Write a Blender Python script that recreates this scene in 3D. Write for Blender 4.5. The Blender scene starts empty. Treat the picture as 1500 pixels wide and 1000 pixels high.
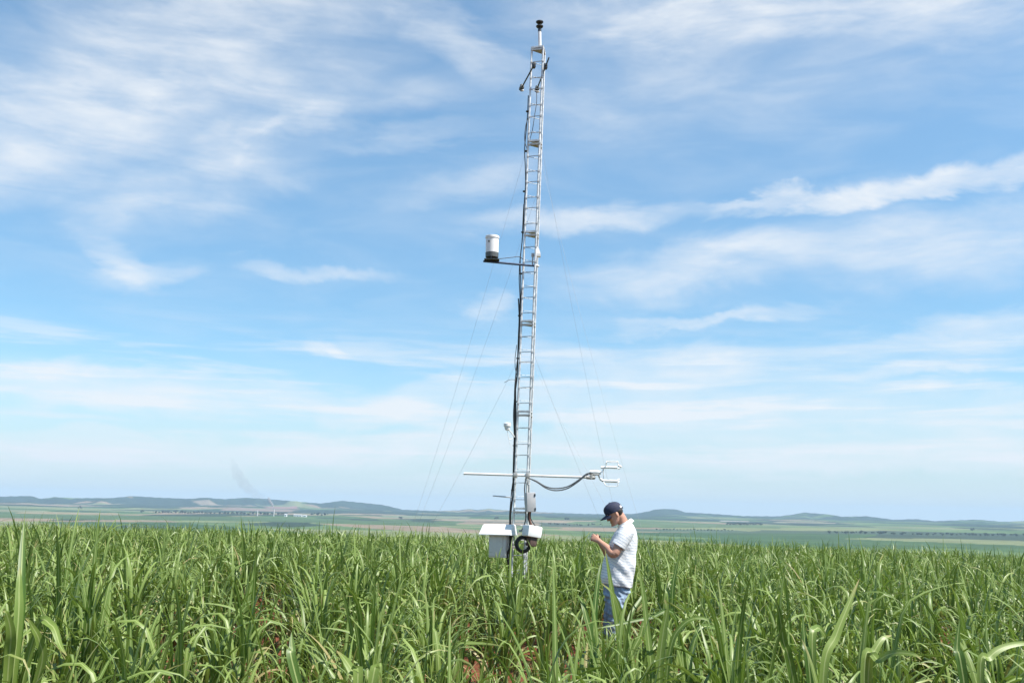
import bpy, bmesh, math, random
import numpy as np
from mathutils import Vector, Matrix

random.seed(7)
rng = np.random.default_rng(11)
R = math.radians
SC = bpy.context.scene
COL = SC.collection

# ------------------------------------------------------------------ camera
FPX = 1458.0
EYE = 1.56
PITCH = math.atan(252 / FPX)
ROLL = R(1.15)
_f = Vector((0, math.cos(PITCH), math.sin(PITCH)))
_r0 = Vector((1, 0, 0))
_u0 = _r0.cross(_f)
_r = (_r0 * math.cos(ROLL) + _u0 * math.sin(ROLL)).normalized()
_u = _r.cross(_f)
CAMPOS = Vector((0, 0, EYE))


def ray(px, py):
    return (_f + _r * ((px - 750) / FPX) - _u * ((py - 500) / FPX)).normalized()


def at(px, py, Y):
    d = ray(px, py)
    return CAMPOS + d * (Y / d.y)


def at_z(px, py, z):
    d = ray(px, py)
    return CAMPOS + d * ((z - EYE) / d.z)


def azel(px, py):
    d = ray(px, py)
    return math.atan2(d.x, d.y), math.asin(d.z)


cam = bpy.data.cameras.new("camera")
cam.sensor_width = 36
cam.lens = FPX / 1500 * 36
cam.clip_start = 0.1
cam.clip_end = 60000
camo = bpy.data.objects.new("camera", cam)
COL.objects.link(camo)
m = Matrix((( _r.x, _u.x, -_f.x, 0), (_r.y, _u.y, -_f.y, 0), (_r.z, _u.z, -_f.z, EYE), (0, 0, 0, 1)))
camo.matrix_world = m
SC.camera = camo


# ------------------------------------------------------------------ materials
class NT:
    def __init__(self, tree):
        self.t = tree

    def n(self, typ, props=None, **ins):
        node = self.t.nodes.new(typ)
        for k, v in (props or {}).items():
            setattr(node, k, v)
        for k, v in ins.items():
            key = int(k[1:]) if k[0] == "i" and k[1:].isdigit() else k.replace("_", " ")
            s = node.inputs[key]
            if isinstance(v, bpy.types.NodeSocket):
                self.t.links.new(v, s)
            else:
                s.default_value = v
        return node

    def math(self, op, a, b=None, clamp=False):
        kw = {"i0": a}
        if b is not None:
            kw["i1"] = b
        return self.n("ShaderNodeMath", {"operation": op, "use_clamp": clamp}, **kw).outputs[0]

    def mix(self, fac, a, b):
        nd = self.t.nodes.new("ShaderNodeMix")
        nd.data_type = "RGBA"
        for s, v in ((nd.inputs[0], fac), (nd.inputs[6], a), (nd.inputs[7], b)):
            if isinstance(v, bpy.types.NodeSocket):
                self.t.links.new(v, s)
            else:
                s.default_value = v if not isinstance(v, tuple) or len(v) == 4 else (*v, 1)
        return nd.outputs[2]

    def ramp(self, v, a, b, c=0.0, d=1.0, smooth=True):
        return self.n("ShaderNodeMapRange", {"interpolation_type": "SMOOTHSTEP" if smooth else "LINEAR"},
                      i0=v, i1=a, i2=b, i3=c, i4=d).outputs[0]


def c4(c):
    return (c[0], c[1], c[2], 1.0)


def material(name, col, rough=0.5, metal=0.0, var=0.12, scale=12.0, bump=0.0, bump_scale=60.0, spec=0.5, dirt=None):
    m = bpy.data.materials.new(name)
    m.use_nodes = True
    t = m.node_tree
    b = t.nodes["Principled BSDF"]
    q = NT(t)
    tc = q.n("ShaderNodeTexCoord").outputs["Object"]
    nz = q.n("ShaderNodeTexNoise", Vector=tc, Scale=scale, Detail=6.0, Roughness=0.65).outputs[0]
    f = q.ramp(nz, 0.3, 0.7)
    lo = tuple(x * (1 - var) for x in col)
    hi = tuple(min(1, x * (1 + var)) for x in col)
    c = q.mix(f, lo, hi)
    if dirt:
        n2 = q.n("ShaderNodeTexNoise", Vector=tc, Scale=scale * 0.6, Detail=8.0, Roughness=0.7).outputs[0]
        c = q.mix(q.ramp(n2, 0.52, 0.75, 0.0, dirt[1]), c, dirt[0])
    t.links.new(c, b.inputs["Base Color"])
    t.links.new(q.ramp(nz, 0.2, 0.8, max(0, rough - 0.1), min(1, rough + 0.1)), b.inputs["Roughness"])
    b.inputs["Metallic"].default_value = metal
    b.inputs["Specular IOR Level"].default_value = spec
    if bump:
        n3 = q.n("ShaderNodeTexNoise", Vector=tc, Scale=bump_scale, Detail=4.0).outputs[0]
        bp = q.n("ShaderNodeBump", Strength=bump, Distance=0.01, Height=n3)
        t.links.new(bp.outputs[0], b.inputs["Normal"])
    return m


MAT = {
    "steel": material("galvanised_steel", (0.7, 0.7, 0.69), 0.45, 0.4, 0.22, 9.0, 0.1, 80, dirt=((0.3, 0.25, 0.2), 0.5)),
    "rung": material("galvanised_rod", (0.5, 0.52, 0.53), 0.6, 0.3, 0.2, 14.0),
    "plate": material("weathered_plate", (0.46, 0.44, 0.41), 0.5, 0.5, 0.25, 20.0),
    "white": material("white_paint", (0.8, 0.8, 0.79), 0.4, 0, 0.05, 8.0, dirt=((0.55, 0.5, 0.43), 0.25)),
    "white_metal": material("white_pipe", (0.74, 0.74, 0.73), 0.4, 0.1, 0.06, 10.0, dirt=((0.5, 0.47, 0.42), 0.3)),
    "grey_box": material("grey_plastic", (0.42, 0.42, 0.43), 0.5, 0, 0.08, 10.0, dirt=((0.36, 0.3, 0.25), 0.4)),
    "light_box": material("light_grey_panel", (0.68, 0.65, 0.61), 0.5, 0, 0.06, 8.0, dirt=((0.36, 0.33, 0.28), 0.35)),
    "dark": material("dark_metal", (0.045, 0.05, 0.055), 0.45, 0.2, 0.25, 20.0),
    "bluepipe": material("dark_blue_pipe", (0.05, 0.075, 0.13), 0.4, 0.2, 0.25, 20.0),
    "rubber": material("black_cable", (0.022, 0.021, 0.02), 0.55, 0, 0.3, 25.0),
    "grey_cable": material("grey_cable", (0.09, 0.1, 0.11), 0.5, 0, 0.2, 25.0),
    "brown_cable": material("brown_cable", (0.16, 0.07, 0.045), 0.6, 0, 0.25, 25.0),
    "brown_box": material("rusty_brown_box", (0.085, 0.05, 0.04), 0.7, 0, 0.4, 25.0, dirt=((0.2, 0.09, 0.05), 0.7)),
    "gauge_base": material("dark_gauge_base", (0.09, 0.1, 0.1), 0.5, 0.1, 0.25, 20.0),
    "wire": material("wire_rope", (0.42, 0.44, 0.46), 0.5, 0.4, 0.15, 20.0),
    "skin": material("skin", (0.47, 0.25, 0.175), 0.5, 0, 0.1, 14.0, 0.06, 160),
    "hair": material("dark_hair", (0.022, 0.015, 0.011), 0.55, 0, 0.3, 60.0, 0.5, 250),
    "cap": material("navy_cap_cloth", (0.02, 0.026, 0.058), 0.8, 0, 0.2, 30.0, 0.25, 400),
    "logo": material("white_thread", (0.75, 0.75, 0.77), 0.7, 0, 0.05, 50.0),
    "denim": material("light_blue_denim", (0.25, 0.33, 0.44), 0.85, 0, 0.3, 18.0, 0.35, 60),
    "shoe": material("brown_leather", (0.06, 0.04, 0.03), 0.6, 0, 0.2, 20.0),
    "sole": material("shoe_sole", (0.03, 0.03, 0.03), 0.8, 0, 0.2, 20.0),
    "eye": material("eye_white", (0.7, 0.68, 0.65), 0.3, 0, 0.02, 20.0),
    "iris": material("dark_iris", (0.03, 0.018, 0.012), 0.2, 0, 0.1, 20.0),
    "lip": material("lip", (0.36, 0.15, 0.12), 0.5, 0, 0.08, 40.0),
    "bark": material("bark", (0.1, 0.075, 0.055), 0.9, 0, 0.3, 2.0),
    "wallwhite": material("whitewashed_wall", (0.78, 0.77, 0.75), 0.7, 0, 0.06, 0.3),
    "roofgrey": material("sheet_roof", (0.55, 0.54, 0.53), 0.5, 0.1, 0.1, 0.3),
    "chimney": material("pale_concrete", (0.62, 0.6, 0.58), 0.8, 0, 0.08, 0.5),
    "opening": material("dark_opening", (0.05, 0.05, 0.055), 0.6, 0, 0.2, 1.0),
}


def leaf_mat(name, lo, hi, trans):
    m = bpy.data.materials.new(name)
    m.use_nodes = True
    t = m.node_tree
    b = t.nodes["Principled BSDF"]
    out = t.nodes["Material Output"]
    q = NT(t)
    at_ = q.n("ShaderNodeAttribute", {"attribute_name": "leaf"})
    sp = q.n("ShaderNodeSeparateColor", Color=at_.outputs["Color"])
    tint, dry, across = sp.outputs[0], sp.outputs[1], sp.outputs[2]
    along = at_.outputs["Alpha"]
    geo = q.n("ShaderNodeNewGeometry")
    c = q.mix(tint, lo, hi)
    # fine veins running along the blade
    uv = q.n("ShaderNodeCombineXYZ", X=q.math("MULTIPLY", across, 22.0), Y=q.math("MULTIPLY", along, 3.0), Z=q.math("MULTIPLY", tint, 40.0))
    vein = q.n("ShaderNodeTexNoise", Vector=uv.outputs[0], Scale=1.0, Detail=2.0).outputs[0]
    c = q.mix(q.ramp(vein, 0.4, 0.75, 0.0, 0.35), c, tuple(x * 1.4 for x in hi))
    # paler underside
    c = q.mix(q.math("MULTIPLY", geo.outputs["Backfacing"], 0.35), c, (0.2, 0.27, 0.07))
    # midrib
    dm = q.math("ABSOLUTE", q.math("SUBTRACT", across, 0.5))
    c = q.mix(q.ramp(dm, 0.03, 0.1, 0.9, 0.0), c, (0.36, 0.43, 0.16))
    # straw coloured dry blades and tips
    tipdry = q.math("MULTIPLY", q.ramp(along, 0.78, 1.0), q.ramp(tint, 0.45, 0.9))
    dd = q.math("MAXIMUM", dry, q.math("MULTIPLY", tipdry, 0.8))
    c = q.mix(dd, c, (0.36, 0.28, 0.13))
    t.links.new(c, b.inputs["Base Color"])
    b.inputs["Roughness"].default_value = 0.42
    b.inputs["Specular IOR Level"].default_value = 0.36
    tr = q.n("ShaderNodeBsdfTranslucent", Color=q.mix(0.6, c, (0.17, 0.29, 0.025)))
    mx = q.n("ShaderNodeMixShader", i0=trans, i1=b.outputs[0], i2=tr.outputs[0])
    t.links.new(mx.outputs[0], out.inputs["Surface"])
    return m


MAT["cane"] = leaf_mat("cane_leaf", (0.022, 0.078, 0.005), (0.195, 0.272, 0.06), 0.26)
MAT["stalk"] = material("cane_stalk", (0.16, 0.19, 0.07), 0.5, 0, 0.3, 14.0)


def tree_mat():
    m = bpy.data.materials.new("tree_foliage")
    m.use_nodes = True
    t = m.node_tree
    q = NT(t)
    b = t.nodes["Principled BSDF"]
    oi = q.n("ShaderNodeObjectInfo").outputs["Random"]
    tc = q.n("ShaderNodeTexCoord").outputs["Object"]
    nz = q.n("ShaderNodeTexNoise", Vector=tc, Scale=0.5, Detail=3.0).outputs[0]
    c = q.mix(q.math("ADD", q.math("MULTIPLY", oi, 0.5), q.math("MULTIPLY", nz, 0.5)), (0.018, 0.035, 0.013), (0.05, 0.08, 0.03))
    t.links.new(c, b.inputs["Base Color"])
    b.inputs["Roughness"].default_value = 0.7
    return m


MAT["tree"] = tree_mat()


def shirt_mat():
    m = bpy.data.materials.new("striped_shirt_cloth")
    m.use_nodes = True
    t = m.node_tree
    q = NT(t)
    b = t.nodes["Principled BSDF"]
    tc = q.n("ShaderNodeTexCoord").outputs["Object"]
    at_ = q.n("ShaderNodeAttribute", {"attribute_name": "stripe"})
    ph = at_.outputs["Fac"]
    w = q.math("FRACT", q.math("DIVIDE", ph, 0.031))
    line = q.math("MULTIPLY", q.ramp(w, 0.08, 0.2), q.ramp(w, 0.32, 0.46, 1.0, 0.0))
    nz = q.n("ShaderNodeTexNoise", Vector=tc, Scale=25.0, Detail=5.0).outputs[0]
    base = q.mix(nz, (0.72, 0.73, 0.75), (0.82, 0.82, 0.83))
    c = q.mix(q.math("MULTIPLY", line, 0.75), base, (0.4, 0.46, 0.57))
    t.links.new(c, b.inputs["Base Color"])
    b.inputs["Roughness"].default_value = 0.9
    n3 = q.n("ShaderNodeTexNoise", Vector=tc, Scale=14.0, Detail=3.0, Distortion=0.6).outputs[0]
    bp = q.n("ShaderNodeBump", Strength=0.3, Distance=0.03, Height=n3)
    t.links.new(bp.outputs[0], b.inputs["Normal"])
    return m


MAT["shirt"] = shirt_mat()


# ------------------------------------------------------------------ mesh helpers
class MB:
    def __init__(self):
        self.v = []
        self.f = []

    def add(self, vs, fs):
        o = len(self.v)
        self.v += [Vector(p) for p in vs]
        self.f += [tuple(i + o for i in f) for f in fs]
        return self

    def box(self, c, size, mat=None, bevel=0.0):
        bm = bmesh.new()
        bmesh.ops.create_cube(bm, size=1.0)
        bmesh.ops.scale(bm, vec=Vector(size), verts=bm.verts)
        if bevel:
            bmesh.ops.bevel(bm, geom=bm.edges[:], offset=bevel, segments=2, affect="EDGES", profile=0.6)
        M = Matrix.Translation(Vector(c)) @ (mat.to_4x4() if mat else Matrix())
        bm.verts.ensure_lookup_table()
        self.add([M @ v.co for v in bm.verts], [[v.index for v in f.verts] for f in bm.faces])
        bm.free()
        return self

    def loft(self, rings, cap=True):
        n = len(rings[0])
        vs = [p for r in rings for p in r]
        fs = []
        for i in range(len(rings) - 1):
            for j in range(n):
                k = (j + 1) % n
                fs.append((i * n + j, i * n + k, (i + 1) * n + k, (i + 1) * n + j))
        if cap:
            fs.append(tuple(reversed(range(n))))
            fs.append(tuple((len(rings) - 1) * n + j for j in range(n)))
        return self.add(vs, fs)

    def tube(self, pts, rad, seg=8, cap=True):
        pts = [Vector(p) for p in pts]
        if not isinstance(rad, (list, tuple)):
            rad = [rad] * len(pts)
        rings = []
        n = None
        for i, p in enumerate(pts):
            d = (pts[min(i + 1, len(pts) - 1)] - pts[max(i - 1, 0)]).normalized()
            if n is None:
                a = Vector((0, 0, 1)) if abs(d.z) < 0.9 else Vector((1, 0, 0))
                n = d.cross(a).normalized()
            else:
                n = (n - d * n.dot(d)).normalized()
            b = d.cross(n)
            rings.append([p + (n * math.cos(2 * math.pi * j / seg) + b * math.sin(2 * math.pi * j / seg)) * rad[i] for j in range(seg)])
        return self.loft(rings, cap)

    def lathe(self, base, axis, prof, seg=20):
        base, axis = Vector(base), Vector(axis).normalized()
        a = Vector((0, 0, 1)) if abs(axis.z) < 0.9 else Vector((1, 0, 0))
        n = axis.cross(a).normalized()
        b = axis.cross(n)
        rings = [[base + axis * h + (n * math.cos(2 * math.pi * j / seg) + b * math.sin(2 * math.pi * j / seg)) * r for j in range(seg)] for h, r in prof]
        return self.loft(rings)

    def ball(self, c, rad, mat=None, seg=16):
        bm = bmesh.new()
        bmesh.ops.create_uvsphere(bm, u_segments=seg, v_segments=max(6, seg // 2), radius=1.0)
        bmesh.ops.scale(bm, vec=Vector(rad) if not isinstance(rad, (int, float)) else Vector((rad,) * 3), verts=bm.verts)
        M = Matrix.Translation(Vector(c)) @ (mat.to_4x4() if mat else Matrix())
        bm.verts.ensure_lookup_table()
        self.add([M @ v.co for v in bm.verts], [[v.index for v in f.verts] for f in bm.faces])
        bm.free()
        return self

    def mesh(self, name, origin=Vector((0, 0, 0))):
        me = bpy.data.meshes.new(name)
        me.from_pydata([p - origin for p in self.v], [], self.f)
        bm = bmesh.new()
        bm.from_mesh(me)
        bmesh.ops.recalc_face_normals(bm, faces=bm.faces)
        bm.to_mesh(me)
        bm.free()
        return me

    def build(self, name, mat, parent=None, smooth=True, origin=None):
        """One mesh object; vertices are world coordinates, stored from the thing's own base."""
        org = origin if origin is not None else (root_origin(parent) if parent else Vector((0, 0, 0)))
        me = self.mesh(name, org)
        return link_mesh(name, me, mat, parent, smooth, None if parent else org)


def root_origin(o):
    while o.parent:
        o = o.parent
    return o.location.copy()


def link_mesh(name, me, mat, parent=None, smooth=True, loc=None):
    me.materials.clear()
    if mat:
        me.materials.append(mat)
    if smooth:
        me.polygons.foreach_set("use_smooth", [True] * len(me.polygons))
        try:
            me.set_sharp_from_angle(angle=R(38))
        except Exception:
            pass
    o = bpy.data.objects.new(name, me)
    COL.objects.link(o)
    if parent:
        o.parent = parent
    elif loc is not None:
        o.location = loc
    return o


def tag(o, label, cat, group=None, kind=None):
    o["label"] = label
    o["category"] = cat
    if group:
        o["group"] = group
    if kind:
        o["kind"] = kind
    return o


def thing(name, label, cat, loc, group=None):
    o = bpy.data.objects.new(name, None)
    o.empty_display_size = 0.2
    COL.objects.link(o)
    o.location = Vector(loc)
    return tag(o, label, cat, group)


def spline(pts, n=8):
    """Catmull-Rom through the points."""
    P = [Vector(p) for p in pts]
    P = [P[0] * 2 - P[1]] + P + [P[-1] * 2 - P[-2]]
    out = []
    for i in range(1, len(P) - 2):
        for k in range(n):
            t = k / n
            a, b, c, d = P[i - 1], P[i], P[i + 1], P[i + 2]
            out.append(0.5 * ((2 * b) + (c - a) * t + (2 * a - 5 * b + 4 * c - d) * t * t + (3 * b - a - 3 * c + d) * t ** 3))
    out.append(P[-2])
    return out


# ------------------------------------------------------------------ terrain
KN = 2.78e-4
SKY = [(-300, 722), (-150, 727), (0, 728), (45, 727), (60, 731), (80, 728.5), (110, 730), (160, 730), (195, 727), (230, 729), (280, 731), (300, 729.5), (330, 731), (360, 729),
       (395, 731), (440, 735), (470, 737), (487, 735), (500, 733), (520, 735), (560, 739), (590, 746), (640, 748), (675, 747), (685, 745), (700, 746.5), (715, 744.5),
       (730, 746), (750, 747.5), (800, 750), (850, 752), (900, 753), (930, 752), (948, 749), (960, 746), (975, 745), (992, 746), (1003, 750), (1040, 752), (1090, 755.5), (1140, 756),
       (1165, 753), (1177, 750.5), (1195, 752), (1215, 753.5), (1235, 757), (1270, 756), (1310, 761), (1340, 760), (1370, 763), (1430, 761), (1470, 764), (1500, 763), (1650, 767), (1800, 770)]
_sa = np.array([azel(*p)[0] for p in SKY])
_se = np.array([math.tan(azel(*p)[1]) / math.cos(azel(*p)[0]) for p in SKY])
RD = 9500.0
_td = [80, 150, 400, 900, 1500, 2500, 3500, 5000, 6500, 8000]
_tz = [-1.78, -5, -17, -40, -50, -50, -42, -27, -14, -4]


def terrain(x, y):
    x = np.asarray(x, float)
    y = np.asarray(y, float)
    d = np.hypot(x, y)
    az = np.arctan2(x, y)
    near = -KN * d * d - 0.0095 * x * np.clip((120 - d) / 60, 0, 1)
    far = np.interp(d, _td + [9500, 12000, 16500], _tz + [-4, -40, -70])
    z = np.where(d < 80, near, far)
    wob = 3.0 * np.sin(x / 610 + 1.0) * np.sin(y / 730) + 2.0 * np.sin(x / 290 + y / 900)
    z = z + wob * np.clip((d - 1200) / 2000, 0, 1) * np.clip((9300 - d) / 1500, 0, 1)
    crest = np.interp(az, _sa, _se) * RD + EYE
    hill = crest + 4
    t = np.clip((d - 6000) / (RD - 6000), 0, 1)
    dd = d + 330 * np.sin(az * 61 + 0.7) + 190 * np.sin(az * 143) + 90 * np.sin(az * 330 + 2)
    t2 = np.clip((dd - 8350) / 1000, 0, 1)
    g = 0.42 * t ** 1.2 + 0.58 * np.where(d >= RD - 60, 1.0, t2 * t2 * (3 - 2 * t2))
    spur = 1 + 0.35 * np.sin(az * 70 + d / 900) * (1 - t)
    z = z + hill * g * np.where(d <= RD, spur, 1.0) * np.clip((14000 - d) / 3500, 0, 1)
    # small roughness of woods on the crest
    z = z + np.where((d > 8300) & (d < 9900), 1.4 * np.sin(az * 900) + 1.2 * np.sin(az * 2300 + 1) + 1.0 * np.sin(az * 5100), 0)
    return z


def ground_z(x, y):
    return float(terrain(x, y))


def ground_at(px, py):
    d = ray(px, py)
    ts = np.concatenate([np.linspace(3, 100, 400), np.linspace(101, 12000, 6000)])
    X, Y, Z = d.x * ts, d.y * ts, EYE + d.z * ts
    T = terrain(X, Y)
    k = np.where(Z < T)[0]
    k = [i for i in k if ts[i] > 1000] or list(k) or [3500]
    t = ts[k[0]]
    return Vector((d.x * t, d.y * t, float(terrain(d.x * t, d.y * t))))


def hash2(a, b, s=0.0):
    v = np.sin(a * 127.1 + b * 311.7 + s * 74.7) * 43758.5453
    return v - np.floor(v)


def vnoise(x, y):
    xi, yi = np.floor(x), np.floor(y)
    fx, fy = x - xi, y - yi
    fx, fy = fx * fx * (3 - 2 * fx), fy * fy * (3 - 2 * fy)
    h = lambda i, j: hash2(xi + i, yi + j)
    return (h(0, 0) * (1 - fx) + h(1, 0) * fx) * (1 - fy) + (h(0, 1) * (1 - fx) + h(1, 1) * fx) * fy


def build_ground():
    rad = np.concatenate([[0.01], np.geomspace(0.6, 2000, 130), np.linspace(2040, 10500, 190), np.geomspace(10700, 16400, 10)])
    az = np.concatenate([np.arange(-180, -36, 6.0), np.arange(-36, 36.01, 0.12), np.arange(42, 180, 6.0)])
    az = np.radians(az)
    A, D = np.meshgrid(az, rad)
    X, Y = D * np.sin(A), D * np.cos(A)
    Z = terrain(X, Y)
    nr, na = A.shape
    verts = np.stack([X, Y, Z], -1).reshape(-1, 3)
    i, j = np.meshgrid(np.arange(nr - 1), np.arange(na), indexing="ij")
    k = (j + 1) % na
    faces = np.stack([i * na + j, (i + 1) * na + j, (i + 1) * na + k, i * na + k], -1).reshape(-1, 4)
    # land cover
    col = np.zeros((nr, na, 3))
    wx = X + 180 * np.sin(Y / 420.0)
    wy = Y + 160 * np.sin(X / 350.0)
    cx, cy = np.floor((wx * 0.96 + wy * 0.27) / 420), np.floor((wy * 0.96 - wx * 0.27) / 620)
    h1, h2 = hash2(cx, cy, 1.0), hash2(cx, cy, 2.0)
    green = np.stack([0.035 + 0.06 * h2, 0.075 + 0.07 * h2, 0.02 + 0.03 * h2], -1)
    pale = np.array([0.15, 0.17, 0.075])
    tan = np.array([0.2, 0.155, 0.1])
    wood = np.array([0.022, 0.04, 0.018])
    col[:] = green
    s = (h1 > 0.66)[..., None]
    col = np.where(s, pale, col)
    s = (h1 > 0.85)[..., None]
    col = np.where(s, tan, col)
    n = vnoise(X / 330, Y / 800) * 0.6 + vnoise(X / 120 + 9, Y / 300) * 0.4
    strips = (n > 0.66) & (D > 2600) & (D < 7600)
    col = np.where(strips[..., None], wood, col)
    hillw = (D > 7300) & (vnoise(X / 520 + 3, Y / 700) * 0.65 + vnoise(X / 150, Y / 210) * 0.35 > 0.33)
    col = np.where(hillw[..., None], wood, col)
    lowhill = (D > 5900) & (D < 7300) & (vnoise(X / 400 + 20, Y / 500) > 0.5)
    col = np.where(lowhill[..., None], wood, col)
    # particular fields seen from here (centre pixel, half width in pixels, half depth in metres)
    for px, py, wpx, dep, c in [(100, 752, 60, 420, (0.21, 0.175, 0.1)), (20, 748, 40, 300, (0.16, 0.17, 0.09)), (380, 746, 48, 480, (0.19, 0.145, 0.11)), (412, 743, 22, 420, (0.22, 0.135, 0.11)),
                                (330, 740, 40, 300, (0.2, 0.17, 0.12)), (755, 762.5, 110, 260, (0.22, 0.18, 0.12)), (620, 757, 60, 500, (0.14, 0.16, 0.09)),
                                (700, 770, 120, 120, (0.08, 0.12, 0.045)), (850, 769, 60, 300, (0.05, 0.07, 0.04)), (980, 768, 140, 350, (0.08, 0.12, 0.045)),
                                (1075, 763, 22, 110, (0.4, 0.37, 0.32)), (1180, 765, 40, 150, (0.2, 0.18, 0.12)), (1000, 777, 90, 170, (0.06, 0.09, 0.05)), (1200, 779, 90, 200, (0.05, 0.075, 0.04)),
                                (1250, 772, 120, 220, (0.12, 0.15, 0.07)), (1430, 784, 130, 550, (0.035, 0.055, 0.03)), (240, 758, 260, 380, (0.06, 0.1, 0.035)), (480, 762, 200, 250, (0.055, 0.095, 0.035)),
                                (1330, 781, 60, 260, (0.045, 0.07, 0.04))]:
        g = ground_at(px, py)
        dg = math.hypot(g.x, g.y)
        aw = wpx / FPX
        ag = math.atan2(g.x, g.y)
        jag = 0.35 * (vnoise(X / 260, Y / 260) - 0.5)
        e = np.maximum(np.abs((A - ag) / aw), np.abs((D - dg) / dep)) + jag
        col = np.where((e < 1)[..., None], np.array(c), col)
    soil = np.array([0.17, 0.06, 0.035])
    w = np.clip((90 - D) / 40, 0, 1)[..., None]
    col = col * (1 - w) + soil * w
    me = bpy.data.meshes.new("ground")
    me.vertices.add(len(verts))
    me.vertices.foreach_set("co", verts.ravel())
    me.loops.add(faces.size)
    me.loops.foreach_set("vertex_index", faces.ravel().astype(np.int32))
    me.polygons.add(len(faces))
    me.polygons.foreach_set("loop_start", np.arange(0, faces.size, 4, dtype=np.int32))
    a = me.attributes.new("cover", "FLOAT_COLOR", "POINT")
    a.data.foreach_set("color", np.concatenate([col.reshape(-1, 3), np.ones((len(verts), 1))], 1).ravel().astype(np.float32))
    me.update(calc_edges=True)
    mt = bpy.data.materials.new("soil_and_fields")
    mt.use_nodes = True
    t = mt.node_tree
    q = NT(t)
    b = t.nodes["Principled BSDF"]
    cv = q.n("ShaderNodeAttribute", {"attribute_name": "cover"}).outputs["Color"]
    tc = q.n("ShaderNodeTexCoord").outputs["Object"]
    n1 = q.n("ShaderNodeTexNoise", Vector=tc, Scale=3.0, Detail=8.0, Roughness=0.7).outputs[0]
    n2 = q.n("ShaderNodeTexNoise", Vector=tc, Scale=0.006, Detail=6.0, Roughness=0.6).outputs[0]
    k = q.math("MULTIPLY", q.ramp(n1, 0.25, 0.75, 0.6, 1.35), q.ramp(n2, 0.3, 0.7, 0.8, 1.2))
    vm = q.n("ShaderNodeVectorMath", {"operation": "SCALE"}, i0=cv)
    t.links.new(k, vm.inputs["Scale"])
    t.links.new(vm.outputs[0], b.inputs["Base Color"])
    b.inputs["Roughness"].default_value = 0.95
    b.inputs["Specular IOR Level"].default_value = 0.1
    bp = q.n("ShaderNodeBump", Strength=0.8, Distance=0.06, Height=q.n("ShaderNodeTexNoise", Vector=tc, Scale=7.0, Detail=6.0).outputs[0])
    t.links.new(bp.outputs[0], b.inputs["Normal"])
    o = link_mesh("ground", me, mt, None, True)
    tag(o, "red soil field falling away to a hazy green valley and low hills", "ground", kind="structure")


build_ground()


# ------------------------------------------------------------------ sugarcane
def leaf_arrays(base, az, t0, L, W, bend, power, kink, kpos, drift, twist, tint, dry, S, cross):
    """Blades as strips: returns vertices, faces and the leaf attribute (tint, dry, across, along)."""
    N = len(az)
    s = np.linspace(0, 1, S + 1)[None, :]
    th = t0[:, None] + bend[:, None] * s ** power[:, None]
    kk = np.clip((s - kpos[:, None]) / 0.12, 0, 1)
    th = np.clip(th + kink[:, None] * kk * kk * (3 - 2 * kk), -0.4, 2.95)
    a = az[:, None] + drift[:, None] * s ** 1.5
    d = np.stack([np.cos(a) * np.sin(th), np.sin(a) * np.sin(th), np.cos(th)], -1)
    seg = 0.5 * (d[:, 1:] + d[:, :-1]) * (L[:, None, None] / S)
    p = np.concatenate([np.zeros((N, 1, 3)), np.cumsum(seg, 1)], 1) + base[:, None, :]
    b = np.stack([-np.sin(a), np.cos(a), np.zeros_like(a)], -1)
    n = np.cross(d, b)
    ro = (twist[:, None] * s)[..., None]
    side = b * np.cos(ro) + n * np.sin(ro)
    nn = np.cross(d, side)
    w = W[:, None] * (0.5 + 0.5 * np.clip(s / 0.3, 0, 1)) * np.clip(1 - s ** 2.1, 0, 1) ** 0.85 * 0.5 + 0.0006
    w = w[..., None]
    fold = (0.42 * (1 - s) + 0.1)[..., None]
    l = p - side * w - nn * w * fold
    r = p + side * w - nn * w * fold
    if cross == 2:
        V = np.stack([l, p, r], 2)
        ac = np.array([0.0, 0.5, 1.0])
    else:
        V = np.stack([l, r], 2)
        ac = np.array([0.0, 1.0])
    C = V.shape[2]
    idx = np.arange(N * (S + 1) * C).reshape(N, S + 1, C)
    fs = []
    for c in range(C - 1):
        fs.append(np.stack([idx[:, :-1, c], idx[:, :-1, c + 1], idx[:, 1:, c + 1], idx[:, 1:, c]], -1).reshape(-1, 4))
    F = np.concatenate(fs)
    at_ = np.zeros((N, S + 1, C, 4), np.float32)
    at_[..., 0] = tint[:, None, None]
    at_[..., 1] = dry[:, None, None]
    at_[..., 2] = ac[None, None, :]
    at_[..., 3] = np.broadcast_to(s[..., None], (N, S + 1, C))
    return V.reshape(-1, 3), F, at_.reshape(-1, 4)


def leaf_mesh(name, parts):
    V = np.concatenate([p[0] for p in parts])
    F, o = [], 0
    for p in parts:
        F.append(p[1] + o)
        o += len(p[0])
    F = np.concatenate(F)
    A = np.concatenate([p[2] for p in parts])
    me = bpy.data.meshes.new(name)
    me.vertices.add(len(V))
    me.vertices.foreach_set("co", V.astype(np.float32).ravel())
    me.loops.add(F.size)
    me.loops.foreach_set("vertex_index", F.astype(np.int32).ravel())
    me.polygons.add(len(F))
    me.polygons.foreach_set("loop_start", np.arange(0, F.size, 4, dtype=np.int32))
    a = me.attributes.new("leaf", "FLOAT_COLOR", "POINT")
    a.data.foreach_set("color", A.astype(np.float32).ravel())
    me.update(calc_edges=True)
    return me


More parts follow.
